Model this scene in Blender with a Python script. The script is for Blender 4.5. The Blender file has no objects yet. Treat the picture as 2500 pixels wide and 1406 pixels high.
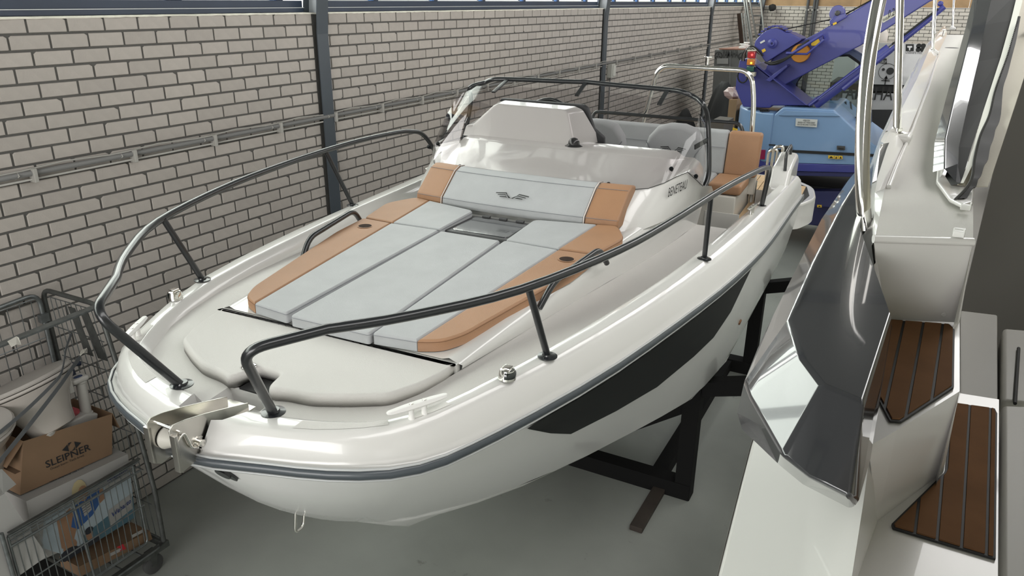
import bpy, bmesh, math, random
from mathutils import Vector as V, Matrix
from mathutils.bvhtree import BVHTree
random.seed(7)
S = bpy.context.scene
COL = S.collection
# ------------------------------------------------------------------ camera
CAM = V((4.198, 0.0, 3.189)); FPX = 1844.5
YAW, PIT, ROL = -0.489, 0.3649, 0.0088
FW = V((math.sin(YAW)*math.cos(PIT), math.cos(YAW)*math.cos(PIT), -math.sin(PIT)))
_r = V((math.cos(YAW), -math.sin(YAW), 0)); _u = _r.cross(FW)
RT = math.cos(ROL)*_r + math.sin(ROL)*_u; UP = -math.sin(ROL)*_r + math.cos(ROL)*_u
cd = bpy.data.cameras.new('camera'); cam = bpy.data.objects.new('camera', cd); COL.objects.link(cam)
cd.sensor_width = 36.0; cd.lens = FPX*36.0/2500.0; cd.clip_start = 0.05; cd.clip_end = 300
cam.matrix_world = Matrix(((RT.x, UP.x, -FW.x, CAM.x), (RT.y, UP.y, -FW.y, CAM.y), (RT.z, UP.z, -FW.z, CAM.z), (0, 0, 0, 1)))
S.camera = cam
# ------------------------------------------------------------------ world, light, exposure
w = bpy.data.worlds.new('overcast'); S.world = w; w.use_nodes = True
nt = w.node_tree; bg = nt.nodes['Background']
bg.inputs[0].default_value = (0.92, 0.93, 0.90, 1); bg.inputs[1].default_value = 1.5
S.view_settings.view_transform = 'Standard'; S.view_settings.look = 'None'
S.view_settings.exposure = 0.24; S.view_settings.gamma = 1.0; S.view_settings.use_curve_mapping = False
S.cycles.use_denoising = True
S.cycles.max_bounces = 8; S.cycles.diffuse_bounces = 4; S.cycles.glossy_bounces = 4; S.cycles.transparent_max_bounces = 12
S.cycles.sample_clamp_indirect = 8.0; S.cycles.caustics_reflective = False; S.cycles.caustics_refractive = False
def area(name, loc, target, sx, sy, power, col=(1, 1, 1)):
    l = bpy.data.lights.new(name, 'AREA'); l.shape = 'RECTANGLE'; l.size = sx; l.size_y = sy; l.energy = power; l.color = col
    o = bpy.data.objects.new(name, l); COL.objects.link(o); o.location = loc
    d = V(target)-V(loc); o.rotation_euler = d.to_track_quat('-Z', 'Y').to_euler(); return o
# daylight through the window band of the left wall, the band of the right wall and the open hall door behind the camera
area('daylight_left', (-0.6, 8.0, 4.2), (3, 8.0, 3.2), 27, 1.9, 760, (1.0, 0.975, 0.955))
area('daylight_right', (12.2, 7.0, 4.3), (6, 7.0, 2.9), 27, 1.9, 760, (1.0, 0.975, 0.955))
area('daylight_door', (3.6, -7.6, 2.6), (4.0, 4, 1.2), 5.6, 4.4, 380, (1.0, 0.975, 0.96))
area('daylight_roof', (5.6, 9.0, 6.1), (5.6, 9.0, 0), 1.6, 24, 430, (1.0, 0.975, 0.96))
# ------------------------------------------------------------------ pixel helpers: a pixel and one known plane give a point of the place
def ray(x, y):
    return FW + RT*((x-1250)/FPX) + UP*((703-y)/FPX)
def PD(x, y, d): return CAM + ray(x, y)*d                      # known depth along the view axis
def PZ(x, y, z):
    r = ray(x, y); return CAM + r*((z-CAM.z)/r.z)
def PX(x, y, X):
    r = ray(x, y); return CAM + r*((X-CAM.x)/r.x)
def PY(x, y, Y):
    r = ray(x, y); return CAM + r*((Y-CAM.y)/r.y)
class Frame:                                                  # a boat's own axes: w to port, s aft-wards, h up (zero at eye level)
    def __init__(f, head, roll, k):
        a, b = math.radians(head), math.radians(roll)
        f.n = V((math.cos(a), -math.sin(a), math.sin(b))).normalized()
        f.s = V((math.sin(a), math.cos(a), 0)); f.h = f.n.cross(f.s); f.O = CAM - k*f.n
    def W(f, w, s, h): return f.O + f.n*w + f.s*s + f.h*h
    def loc(f, P): q = P-f.O; return (q.dot(f.n), q.dot(f.s), q.dot(f.h))
    def _on(f, x, y, ax, v):
        r = ray(x, y); return f.loc(CAM + r*((v-(CAM-f.O).dot(ax))/r.dot(ax)))
    def byh(f, x, y, h):
        if not callable(h): return f._on(x, y, f.h, h)
        v = -1.1
        for _ in range(25): q = f._on(x, y, f.h, v); v = h(q[1])
        return q
    def bys(f, x, y, s): return f._on(x, y, f.s, s)
    def byw(f, x, y, w): return f._on(x, y, f.n, w)
def lerp(xs, ys):
    def g(t):
        if t <= xs[0]: return ys[0]
        for i in range(len(xs)-1):
            if t <= xs[i+1]: return ys[i]+(ys[i+1]-ys[i])*(t-xs[i])/(xs[i+1]-xs[i])
        return ys[-1]
    return g
# ------------------------------------------------------------------ materials
MATS = {}
def mat(name, col, rough=0.5, metal=0.0, var=0.0, vscale=6.0, bump=0.0, bscale=60.0, coat=0.0, island=0.0, emit=None, spec=0.5):
    if name in MATS: return MATS[name]
    m = bpy.data.materials.new(name); m.use_nodes = True; t = m.node_tree; b = t.nodes['Principled BSDF']
    c = (*col, 1.0)
    b.inputs['Base Color'].default_value = c; b.inputs['Roughness'].default_value = rough; b.inputs['Metallic'].default_value = metal
    b.inputs['Coat Weight'].default_value = coat; b.inputs['Coat Roughness'].default_value = 0.03
    b.inputs['Specular IOR Level'].default_value = spec
    tc = t.nodes.new('ShaderNodeTexCoord'); last = None
    if var > 0:
        n = t.nodes.new('ShaderNodeTexNoise'); n.inputs['Scale'].default_value = vscale; n.inputs['Detail'].default_value = 6
        t.links.new(tc.outputs['Object'], n.inputs['Vector'])
        r = t.nodes.new('ShaderNodeMapRange'); r.inputs[1].default_value = 0.3; r.inputs[2].default_value = 0.7
        r.inputs[3].default_value = 1-var; r.inputs[4].default_value = 1+var*0.6
        t.links.new(n.outputs['Fac'], r.inputs[0]); last = r.outputs[0]
    if island > 0:
        g = t.nodes.new('ShaderNodeNewGeometry'); r2 = t.nodes.new('ShaderNodeMapRange')
        r2.inputs[3].default_value = 1-island; r2.inputs[4].default_value = 1+island*0.5
        oi = t.nodes.new('ShaderNodeObjectInfo'); ad = t.nodes.new('ShaderNodeMath'); ad.operation = 'ADD'
        fr = t.nodes.new('ShaderNodeMath'); fr.operation = 'FRACT'
        t.links.new(g.outputs['Random Per Island'], ad.inputs[0]); t.links.new(oi.outputs['Random'], ad.inputs[1])
        t.links.new(ad.outputs[0], fr.inputs[0]); t.links.new(fr.outputs[0], r2.inputs[0])
        if last:
            mu = t.nodes.new('ShaderNodeMath'); mu.operation = 'MULTIPLY'; t.links.new(last, mu.inputs[0]); t.links.new(r2.outputs[0], mu.inputs[1]); last = mu.outputs[0]
        else: last = r2.outputs[0]
    if last:
        vm = t.nodes.new('ShaderNodeVectorMath'); vm.operation = 'SCALE'; vm.inputs[0].default_value = col
        t.links.new(last, vm.inputs['Scale']); t.links.new(vm.outputs[0], b.inputs['Base Color'])
    if bump > 0:
        n2 = t.nodes.new('ShaderNodeTexNoise'); n2.inputs['Scale'].default_value = bscale; n2.inputs['Detail'].default_value = 4
        t.links.new(tc.outputs['Object'], n2.inputs['Vector'])
        bp = t.nodes.new('ShaderNodeBump'); bp.inputs['Strength'].default_value = bump; bp.inputs['Distance'].default_value = 0.004
        t.links.new(n2.outputs['Fac'], bp.inputs['Height']); t.links.new(bp.outputs[0], b.inputs['Normal'])
    if emit: b.inputs['Emission Color'].default_value = (*emit[0], 1); b.inputs['Emission Strength'].default_value = emit[1]
    MATS[name] = m; return m
def glass(name, tint, gloss=1.0, ior=1.45):
    if name in MATS: return MATS[name]
    m = bpy.data.materials.new(name); m.use_nodes = True; t = m.node_tree; t.nodes.remove(t.nodes['Principled BSDF'])
    out = t.nodes['Material Output']; tr = t.nodes.new('ShaderNodeBsdfTransparent'); tr.inputs[0].default_value = (*tint, 1)
    gl = t.nodes.new('ShaderNodeBsdfGlossy'); gl.inputs['Roughness'].default_value = 0.02; gl.inputs[0].default_value = (gloss, gloss, gloss, 1)
    fr = t.nodes.new('ShaderNodeFresnel'); ge = t.nodes.new('ShaderNodeNewGeometry'); mr = t.nodes.new('ShaderNodeMapRange')
    mr.inputs[3].default_value = ior; mr.inputs[4].default_value = 1/ior; t.links.new(ge.outputs['Backfacing'], mr.inputs[0]); t.links.new(mr.outputs[0], fr.inputs[0])   # a thin sheet reflects alike from both sides
    mx = t.nodes.new('ShaderNodeMixShader'); t.links.new(fr.outputs[0], mx.inputs[0]); t.links.new(tr.outputs[0], mx.inputs[1]); t.links.new(gl.outputs[0], mx.inputs[2])
    t.links.new(mx.outputs[0], out.inputs[0]); MATS[name] = m; return m
GEL = mat('white_gelcoat', (0.61, 0.60, 0.58), 0.22, coat=0.5, var=0.02, vscale=2)
NONSKID = mat('nonskid_gelcoat', (0.54, 0.523, 0.50), 0.5, bump=0.35, bscale=500, var=0.03, vscale=3)
HULLW = mat('hull_white', (0.66, 0.66, 0.65), 0.25, coat=0.5)
RUBM = mat('rub_rail_grey', (0.055, 0.065, 0.075), 0.35, coat=0.2)
BLK = mat('black_powder_coat', (0.012, 0.013, 0.015), 0.28, coat=0.3)
BLKM = mat('black_matt', (0.012, 0.012, 0.012), 0.7)
BLKG = mat('black_gloss', (0.004, 0.005, 0.006), 0.4, spec=.15)
CHROME = mat('polished_steel', (0.82, 0.80, 0.76), 0.10, 1.0)
SATIN = mat('satin_steel', (0.62, 0.60, 0.56), 0.26, 1.0, var=0.1, vscale=15)
GREYV = mat('grey_vinyl', (0.365, 0.372, 0.38), 0.6, var=0.06, vscale=9, bump=0.25, bscale=260)
TANV = mat('tan_vinyl', (0.325, 0.175, 0.093), 0.55, var=0.06, vscale=7, bump=0.3, bscale=300)
GREYS = mat('grey_stitching', (0.20, 0.21, 0.23), 0.8)
TANS = mat('tan_stitching', (0.16, 0.075, 0.035), 0.8)
PIPING = mat('pale_piping', (0.62, 0.56, 0.52), 0.5)
BRICK = mat('sand_lime_brick', (0.44, 0.405, 0.37), 0.85, var=0.05, vscale=20, bump=0.3, bscale=90, island=0.09)
MORTAR = mat('dark_mortar', (0.10, 0.097, 0.09), 0.95, bump=0.5, bscale=120)
NAVY = mat('navy_frame_paint', (0.022, 0.036, 0.066), 0.5, var=0.15, vscale=3)
STEELC = mat('slate_column_paint', (0.055, 0.068, 0.082), 0.45, var=0.08, vscale=4)
PLAST = mat('plaster_ledge', (0.75, 0.72, 0.62), 0.9, var=0.1, vscale=20, bump=0.5, bscale=40)
WHP = mat('white_plastic', (0.72, 0.71, 0.69), 0.35)
DGREY = mat('dark_grey_plastic', (0.05, 0.05, 0.052), 0.5)
# ------------------------------------------------------------------ object helpers
def tag(o, label=None, cat=None, group=None, kind=None):
    if label: o['label'] = label
    if cat: o['category'] = cat
    if group: o['group'] = group
    if kind: o['kind'] = kind
    return o
def thing(name, label, cat, loc, group=None):
    o = bpy.data.objects.new(name, None); COL.objects.link(o); o.location = V(loc); o.empty_display_size = 0.1
    return tag(o, label, cat, group)
def root_loc(p):
    L = V((0, 0, 0))
    while p: L = L + V(p.location); p = p.parent
    return L
def mesh(name, vs, fs, m, parent=None, smooth=False, bevel=0.0, seg=2, solid=0.0, sub=0, angle=40, wn=False):
    L = root_loc(parent)
    me = bpy.data.meshes.new(name); me.from_pydata([tuple(V(v)-L) for v in vs], [], [tuple(f) for f in fs])
    bm = bmesh.new(); bm.from_mesh(me); bmesh.ops.remove_doubles(bm, verts=bm.verts, dist=1e-5); bmesh.ops.recalc_face_normals(bm, faces=bm.faces)
    bm.to_mesh(me); bm.free(); me.validate()
    o = bpy.data.objects.new(name, me); COL.objects.link(o)
    if parent: o.parent = parent
    ms = m if isinstance(m, (list, tuple)) else [m]
    for x in ms: me.materials.append(x)
    if solid:
        md = o.modifiers.new('thickness', 'SOLIDIFY'); md.thickness = solid; md.offset = -1
    if bevel:
        md = o.modifiers.new('bevel', 'BEVEL'); md.width = bevel; md.segments = seg; md.limit_method = 'ANGLE'; md.angle_limit = math.radians(30); md.harden_normals = False
    if sub:
        md = o.modifiers.new('smooth', 'SUBSURF'); md.levels = sub; md.render_levels = sub
    if smooth or bevel:
        for p in me.polygons: p.use_smooth = True
        if not sub:
            try:
                with bpy.context.temp_override(object=o, active_object=o, selected_objects=[o], selected_editable_objects=[o]):
                    bpy.ops.object.shade_auto_smooth(angle=math.radians(angle))
            except Exception: pass
            if bevel or wn:
                md = o.modifiers.new('weighted', 'WEIGHTED_NORMAL'); md.keep_sharp = True; md.weight = 80
    return o
AS = {}
def box_vf(c, sx, sy, sz, ax=None):
    X, Y, Z = ax or (V((1, 0, 0)), V((0, 1, 0)), V((0, 0, 1)))
    c = V(c); vs = [c+X*(a*sx/2)+Y*(b*sy/2)+Z*(d*sz/2) for a in (-1, 1) for b in (-1, 1) for d in (-1, 1)]
    fs = [(0, 1, 3, 2), (4, 6, 7, 5), (0, 4, 5, 1), (2, 3, 7, 6), (0, 2, 6, 4), (1, 5, 7, 3)]
    return vs, fs
def join(*vfs):
    V_, F_ = [], []
    for vs, fs in vfs:
        n = len(V_); V_ += list(vs); F_ += [tuple(i+n for i in f) for f in fs]
    return V_, F_
def box(name, c, sx, sy, sz, m, parent=None, bevel=0.0, ax=None, seg=2):
    return mesh(name, *box_vf(c, sx, sy, sz, ax), m, parent, bevel=bevel, seg=seg)
def box2(name, lo, hi, m, parent=None, bevel=0.0):
    lo, hi = V(lo), V(hi); d = hi-lo; return box(name, (lo+hi)/2, abs(d.x), abs(d.y), abs(d.z), m, parent, bevel)
def fillet(pts, r, n=5):
    pts = [V(p) for p in pts]; out = [pts[0]]
    for i in range(1, len(pts)-1):
        a, b, c = pts[i-1], pts[i], pts[i+1]; u, v = (a-b), (c-b); rr = min(r, u.length*0.45, v.length*0.45)
        p, q = b+u.normalized()*rr, b+v.normalized()*rr
        for k in range(n+1):
            t = k/n; out.append(p*(1-t)**2+b*2*t*(1-t)+q*t*t)
    out.append(pts[-1]); return out
def tube_vf(pts, r, n=10, closed=False, r2=None):
    pts = [V(p) for p in pts]; P = []
    for p in pts:
        if not P or (p-P[-1]).length > 1e-5: P.append(p)
    pts = P; N = len(pts); vs, fs = [], []; prev = None
    for i, p in enumerate(pts):
        a = pts[i-1] if (i > 0 or closed) else p; b = pts[(i+1) % N] if (i < N-1 or closed) else p
        t = (b-a).normalized()
        if prev is None:
            ref = V((0, 0, 1)) if abs(t.z) < 0.9 else V((1, 0, 0)); x = t.cross(ref).normalized()
        else:
            x = (prev - t*prev.dot(t))
            x = x.normalized() if x.length > 1e-6 else t.orthogonal().normalized()
        prev = x; y = t.cross(x)
        rr = r if r2 is None else r+(r2-r)*i/(N-1)
        vs += [p+x*(rr*math.cos(2*math.pi*k/n))+y*(rr*math.sin(2*math.pi*k/n)) for k in range(n)]
    for i in range(N if closed else N-1):
        j = (i+1) % N
        for k in range(n): fs.append((i*n+k, i*n+(k+1) % n, j*n+(k+1) % n, j*n+k))
    if not closed: fs += [tuple(range(n-1, -1, -1)), tuple(range((N-1)*n, N*n))]
    return vs, fs
def tube(name, pts, r, m, parent=None, n=12, closed=False, r2=None):
    return mesh(name, *tube_vf(pts, r, n, closed, r2), m, parent, smooth=True, angle=50)
def lathe_vf(c, prof, n=24, ax=None, a0=0.0, a1=2*math.pi):
    X, Y, Z = ax or (V((1, 0, 0)), V((0, 1, 0)), V((0, 0, 1))); c = V(c); vs, fs = [], []; full = abs(a1-a0-2*math.pi) < 1e-6
    m_ = n if full else n+1
    for r, z in prof:
        for k in range(m_):
            a = a0+(a1-a0)*k/n; vs.append(c+X*(r*math.cos(a))+Y*(r*math.sin(a))+Z*z)
    for i in range(len(prof)-1):
        for k in range(n):
            k2 = (k+1) % m_; fs.append((i*m_+k, i*m_+k2, (i+1)*m_+k2, (i+1)*m_+k))
    if prof[0][0] > 1e-6 and full: fs.append(tuple(range(m_-1, -1, -1)))
    if prof[-1][0] > 1e-6 and full: fs.append(tuple(range((len(prof)-1)*m_, len(prof)*m_)))
    return vs, fs
def lathe(name, c, prof, m, parent=None, n=24, ax=None): return mesh(name, *lathe_vf(c, prof, n, ax), m, parent, smooth=True, angle=35)
def axes(z, xref=None):
    z = V(z).normalized(); x = V(xref) if xref is not None else (V((1, 0, 0)) if abs(z.x) < 0.9 else V((0, 1, 0)))
    x = (x-z*x.dot(z)).normalized(); return (x, z.cross(x), z)
def prism_vf(poly, d):                                        # extrude a polygon by vector d
    n = len(poly); p = [V(q) for q in poly]; vs = p+[q+V(d) for q in p]
    return vs, [tuple(range(n)), tuple(range(2*n-1, n-1, -1))]+[(i, (i+1) % n, n+(i+1) % n, n+i) for i in range(n)]
def prism(name, poly, d, m, parent=None, bevel=0.0, seg=2): return mesh(name, *prism_vf(poly, d), m, parent, bevel=bevel, seg=seg)
def grid_vf(rows, closed=False):
    n = len(rows[0]); vs = [V(p) for r in rows for p in r]; fs = []
    for i in range(len(rows)-1):
        for j in range(n-1 if not closed else n):
            k = (j+1) % n; fs.append((i*n+j, i*n+k, (i+1)*n+k, (i+1)*n+j))
    return vs, fs
def quadstrip(name, a, b, m, parent=None, lift=0.0): return mesh(name, *grid_vf([a, b]), m, parent)
def dup(root, loc, label=None, group=None):
    r = root.copy(); COL.objects.link(r); r.location = V(loc)
    if label: r['label'] = label
    if group: r['group'] = group
    for ch in list(root.children):
        c = ch.copy(); COL.objects.link(c); c.parent = r
        for g in ch.children: d = g.copy(); COL.objects.link(d); d.parent = c
    return r
def text(name, s, org, right, up, size, m, parent, width=None, shear=0.0, bold=0.0, align='LEFT'):
    cu = bpy.data.curves.new(name, 'FONT'); cu.body = s; cu.size = 1.0; cu.shear = shear; cu.offset = bold; cu.extrude = 0.0; cu.resolution_u = 2
    cu.align_x = align
    t = bpy.data.objects.new(name, cu); COL.objects.link(t); bpy.context.view_layer.update()
    dg = bpy.context.evaluated_depsgraph_get(); me = bpy.data.meshes.new_from_object(t.evaluated_get(dg)); me.name = name
    bpy.data.objects.remove(t)
    xs = [v.co.x for v in me.vertices]; ys = [v.co.y for v in me.vertices]
    wd = (max(xs)-min(xs)) or 1; ht = (max(ys)-min(ys)) or 1
    R, U = V(right).normalized(), V(up).normalized(); N = R.cross(U).normalized()
    kx = (width/wd) if width else size/ht; ky = size/ht; x0 = min(xs); y0 = min(ys); L = root_loc(parent)
    for v in me.vertices: v.co = V(org)-L+R*((v.co.x-x0)*kx)+U*((v.co.y-y0)*ky)+N*0.0008
    o = bpy.data.objects.new(name, me); COL.objects.link(o); o.parent = parent; me.materials.clear(); me.materials.append(m); return o
def flat(name, polys, m, parent, n=None, lift=0.001):
    vs, fs = [], []
    for p in polys:
        k = len(vs); vs += [V(q)+(V(n)*lift if n is not None else V((0, 0, 0))) for q in p]; fs.append(tuple(range(k, k+len(p))))
    return mesh(name, vs, fs, m, parent)
# ================================================================== THE HALL
H = 0.0831; BL = 0.220; ZT = 3.081; YB = 21.8
FLOORM = mat('grey_floor_paint', (0.34, 0.355, 0.33), 0.42, var=0.16, vscale=1.3, bump=0.25, bscale=9)
# floor with scuffs
m = FLOORM; t = m.node_tree; b = t.nodes['Principled BSDF']
mu = t.nodes.new('ShaderNodeTexMusgrave') if False else t.nodes.new('ShaderNodeTexNoise'); mu.inputs['Scale'].default_value = 3.2; mu.inputs['Detail'].default_value = 9; mu.inputs['Roughness'].default_value = 0.7
tc = t.nodes.new('ShaderNodeTexCoord'); t.links.new(tc.outputs['Object'], mu.inputs['Vector'])
cr = t.nodes.new('ShaderNodeValToRGB'); cr.color_ramp.elements[0].position = 0.64; cr.color_ramp.elements[0].color = (1, 1, 1, 1)
cr.color_ramp.elements[1].position = 0.70; cr.color_ramp.elements[1].color = (0.62, 0.62, 0.6, 1); t.links.new(mu.outputs['Fac'], cr.inputs[0])
mx = t.nodes.new('ShaderNodeMix'); mx.data_type = 'RGBA'; mx.blend_type = 'MULTIPLY'; mx.inputs[0].default_value = 1.0
src = b.inputs['Base Color'].links[0].from_socket; t.links.new(src, mx.inputs[6]); t.links.new(cr.outputs[0], mx.inputs[7]); t.links.new(mx.outputs[2], b.inputs['Base Color'])
def struct(o, label=None): o['kind'] = 'structure'; return o
fl = struct(box2('floor', (-0.3, -7.2, -0.2), (11.8, YB+0.2, 0.0), FLOORM))
wl = struct(box2('wall_left', (-0.28, -7.0, 0.0), (-0.007, YB, ZT-0.004), MORTAR))
def brick_shape(L, h, rnd, d=0.03):
    c = [rnd.uniform(.001, .0035) if rnd.random() < .92 else rnd.uniform(.008, .024) for _ in range(4)]
    c = [min(x, h*.35, L*.35) for x in c]; hl, hh = L/2, h/2
    pts = [(-hl+c[0], -hh), (hl-c[1], -hh), (hl, -hh+c[1]*.7), (hl, hh-c[2]*.7), (hl-c[2], hh), (-hl+c[3], hh), (-hl, hh-c[3]*.7), (-hl, -hh+c[0]*.7)]
    pts = [(x+rnd.uniform(-.0008, .0008), y+rnd.uniform(-.0008, .0008)) for x, y in pts]
    ins = [(x*(1-.006/L), y*(1-.006/h)) for x, y in pts]; f = rnd.uniform(-.0015, .0015)
    # local: u along the course, v up, n out of the wall
    vs = [(x, y, -d) for x, y in pts]+[(x, y, f-.003) for x, y in pts]+[(x, y, f) for x, y in ins]
    fs = [(i, (i+1) % 8, 8+(i+1) % 8, 8+i) for i in range(8)]+[(8+i, 8+(i+1) % 8, 16+(i+1) % 8, 16+i) for i in range(8)]+[tuple(range(16, 24))]
    return vs, fs
def to_wall(vs, axis, org):                                   # axis 'L': wall x=0 facing +x ; 'B': back wall facing -y
    o = V(org)
    if axis == 'L': return [V((n, -u, v))+o for u, v, n in vs]   # keeps the winding outward
    return [V((u, -n, v))+o for u, v, n in vs]
def bricks_for(bays, nrows, ztop, h, L, mort):
    out = []
    for y0, y1, off in bays:
        for r in range(nrows):
            zc = ztop-(r+.5)*h; o = off+(0.5*L if r % 2 else 0); k = math.floor((y0-o)/L); y = o+k*L
            while y < y1:
                a, b_ = max(y+mort/2, y0+.004), min(y+L-mort/2, y1-.004)
                if b_-a > 0.025: out.append(((a+b_)/2, zc, b_-a, h-mort))
                y += L
    return out
cols = [(4.63, 4.765), (10.53, 10.665), (16.43, 16.565), (21.66, 21.80)]
bays = [(-0.2, 4.63, 2.478), (4.765, 10.53, 4.814), (10.665, 16.43, 10.911), (16.565, 21.66, 16.60)]
BR = bricks_for(bays, 37, ZT, H, BL, 0.0125)
def proj(P):
    d = V(P)-CAM; z = d.dot(FW)
    return (1250+FPX*d.dot(RT)/z, 703-FPX*d.dot(UP)/z, z) if z > .1 else (-9e9, 0, z)
hid = lerp([-200, 0, 240, 280, 500, 870, 1080, 1200, 1500, 1800], [1000, 1000, 1180, 900, 640, 470, 390, 300, 330, 260])
near, rest = [], []
for bk in BR:
    x, y, z = proj((0, bk[0], bk[1]))
    if -40 < x < 2500 and -30 < y < hid(x): near.append((z/ (bk[2]+.05), bk))
    elif x > -300 and y < 1500: rest.append(bk)
near.sort(key=lambda q: q[0]); rest += [q[1] for q in near[295:]]; near = [q[1] for q in near[:295]]
rnd = random.Random(3); variants = []
for i in range(10):
    vs, fs = brick_shape(BL-.0125, H-.0125, rnd); me = bpy.data.meshes.new('brick'); me.from_pydata([tuple(v) for v in to_wall(vs, 'L', (0, 0, 0))], [], fs); me.materials.append(BRICK); variants.append(me)
for (yc, zc, L_, h_) in near:
    if abs(L_-(BL-.0125)) < 1e-4: me = variants[rnd.randrange(10)]
    else:
        vs, fs = brick_shape(L_, h_, rnd); me = bpy.data.meshes.new('brick'); me.from_pydata([tuple(v) for v in to_wall(vs, 'L', (0, 0, 0))], [], fs); me.materials.append(BRICK)
    o = bpy.data.objects.new('brick', me); COL.objects.link(o); o.parent = wl; o.location = (rnd.uniform(-.001, .0015), yc, zc)
def join_bricks(name, lst, axis, org, parent):
    AV, AF = [], []; bm_ = BRICK if axis == 'L' else mat('clean_brick', (0.58, 0.54, 0.49), 0.85, var=0.05, vscale=20, bump=0.3, bscale=90, island=0.09)
    for (u, zc, L_, h_) in lst:
        vs, fs = brick_shape(L_, h_, rnd); n = len(AV)
        AV += [tuple(v) for v in to_wall(vs, axis, (org[0], u, zc) if axis == 'L' else (u, org[1], zc))]; AF += [tuple(i+n for i in f) for f in fs]
    me = bpy.data.meshes.new(name); me.from_pydata(AV, [], AF); me.materials.append(bm_)
    o = bpy.data.objects.new(name, me); COL.objects.link(o); o.parent = parent; o['kind'] = 'stuff'; return o
join_bricks('brick_courses', rest, 'L', (0, 0), wl)
# plaster ledge on the brickwork
ledge = []
yy = -0.2
rr = random.Random(5); A_, B_ = [], []
while yy < YB:
    A_.append(V((0.004+rr.uniform(-.003, .005), yy, ZT-.006-rr.random()*.004))); B_.append(V((-0.10, yy, ZT+.004))); yy += 0.035
mesh('plaster_ledge', *grid_vf([[p for p in A_], [p+V((-.004, 0, .008)) for p in A_], B_]), PLAST, wl)
# back wall: bricks, then a timber band
wb = struct(box2('wall_back', (-0.3, YB+.007, 0), (11.8, YB+.2, 3.08), MORTAR))
BB = bricks_for([(0.0, 8.5, 0.03)], 37, 3.075, H, BL, 0.012)
join_bricks('brick_courses', [(u, z, l, h) for u, z, l, h in BB], 'B', (0, YB), wb)
WOODP = mat('plywood_band', (0.42, 0.27, 0.14), 0.6, var=0.25, vscale=2.5)
for i in range(5): box2('wood_panel', (i*2.36, YB-.02, 3.085), (i*2.36+2.35, YB+.18, 4.6), WOODP, wb)
box2('upper_wall', (-0.3, YB, 4.6), (11.8, YB+.2, 6.0), mat('pale_wall', (0.5, 0.49, 0.46), 0.8), wb)
# roof with a glazed ridge strip, right wall, front wall with open door: they carry the daylight
ROOF = mat('roof_sheet', (0.16, 0.165, 0.16), 0.7)
ce = struct(box2('ceiling', (-0.4, -7.2, 6.0), (4.8, YB+.2, 6.08), ROOF)); box2('roof_sheet', (6.4, -7.2, 6.0), (11.9, YB+.2, 6.08), ROOF, ce)
for y in (4.7, 10.6, 16.5):
    mesh('roof_beam', *box_vf((5.8, y, 5.9), 12, .14, .18), STEELC, ce)
    box('roof_beam', (5.8, y-2.95, 5.94), 12, .08, .1, STEELC, ce)
WALLP = mat('hall_wall_paint', (0.48, 0.47, 0.44), 0.8)
wr = struct(box2('wall_right', (11.6, -7, 0), (11.8, YB, 3.3), WALLP)); box2('upper_wall', (11.6, -7, 5.3), (11.8, YB, 6.0), WALLP, wr)
wf = struct(box2('wall_front', (-0.3, -7.2, 0), (0.2, -7.0, 6.0), WALLP)); box2('pier', (6.4, -7.2, 0), (11.8, -7.0, 6), WALLP, wf); box2('lintel', (0.2, -7.2, 4.7), (6.4, -7.0, 6.0), WALLP, wf)
box2('upper_wall', (-0.28, -7, 5.25), (-0.08, YB, 6.0), WALLP, wl)
for i, (a, b_) in enumerate([(-7, 0), (0, 7), (7, 14), (14, YB)]):
    wn = struct(box2('window_%d' % (10+i), (11.62, a, 3.3), (11.7, b_, 3.42), NAVY))
    box2('window_frame', (11.62, a, 5.2), (11.7, b_, 5.3), NAVY, wn)
    k = a
    while k < b_-.2: box2('mullion', (11.62, k, 3.42), (11.7, k+.08, 5.2), NAVY, wn); k += 1.17
# left window band per bay
PANE = glass('window_pane', (0.93, 0.97, 0.94))
BLUE = mat('bright_blue_latch', (0.06, 0.16, 0.42), 0.4)
mull = {0: [-.2, .73, 1.65, 2.58, 3.51, 4.40], 1: [4.80, 5.53, 6.45, 7.36, 8.29, 9.21, 10.13], 2: [10.70, 11.2, 12.2, 13.03, 13.95, 14.87, 15.8], 3: [16.6, 17.3, 18.2, 19.1, 20.0, 20.9, 21.6]}
for i, (a, b_, _o) in enumerate([(-7, 4.63, 0), (4.765, 10.53, 0), (10.665, 16.43, 0), (16.565, 21.66, 0)]):
    wn = struct(box2('window_%d' % (i+1), (-.16, a, ZT+.004), (-.075, b_, ZT+.036), NAVY, bevel=.003))
    box2('frame_rail', (-.15, a, ZT+.038), (-.085, b_, ZT+.086), NAVY, wn, .003)
    box2('drip_edge', (-.15, a, ZT+.034), (-.070, b_, ZT+.0385), mat('pale_trim', (.6, .62, .62), .5), wn)
    box2('frame_rail', (-.15, a, 5.17), (-.085, b_, 5.25), NAVY, wn)
    ms = mull[i]; full = ms if i else [-6.6+.93*k for k in range(6)]+ms
    for j, y in enumerate(full):
        box2('mullion', (-.15, y-.035, ZT+.086), (-.085, y+.035, 5.17), NAVY, wn, .003)
        if j+1 < len(full):
            box2('glazing_bead', (-.13, y+.04, ZT+.086), (-.10, full[j+1]-.04, ZT+.094), mat('pale_trim', (.6, .62, .62), .5), wn)
            box2('pane', (-.122, y+.035, ZT+.09), (-.118, full[j+1]-.035, 5.17), PANE, wn)
            box2('latch', (-.10, full[j+1]-.085, ZT+.088), (-.075, full[j+1]-.045, ZT+.13), BLUE, wn)
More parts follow.
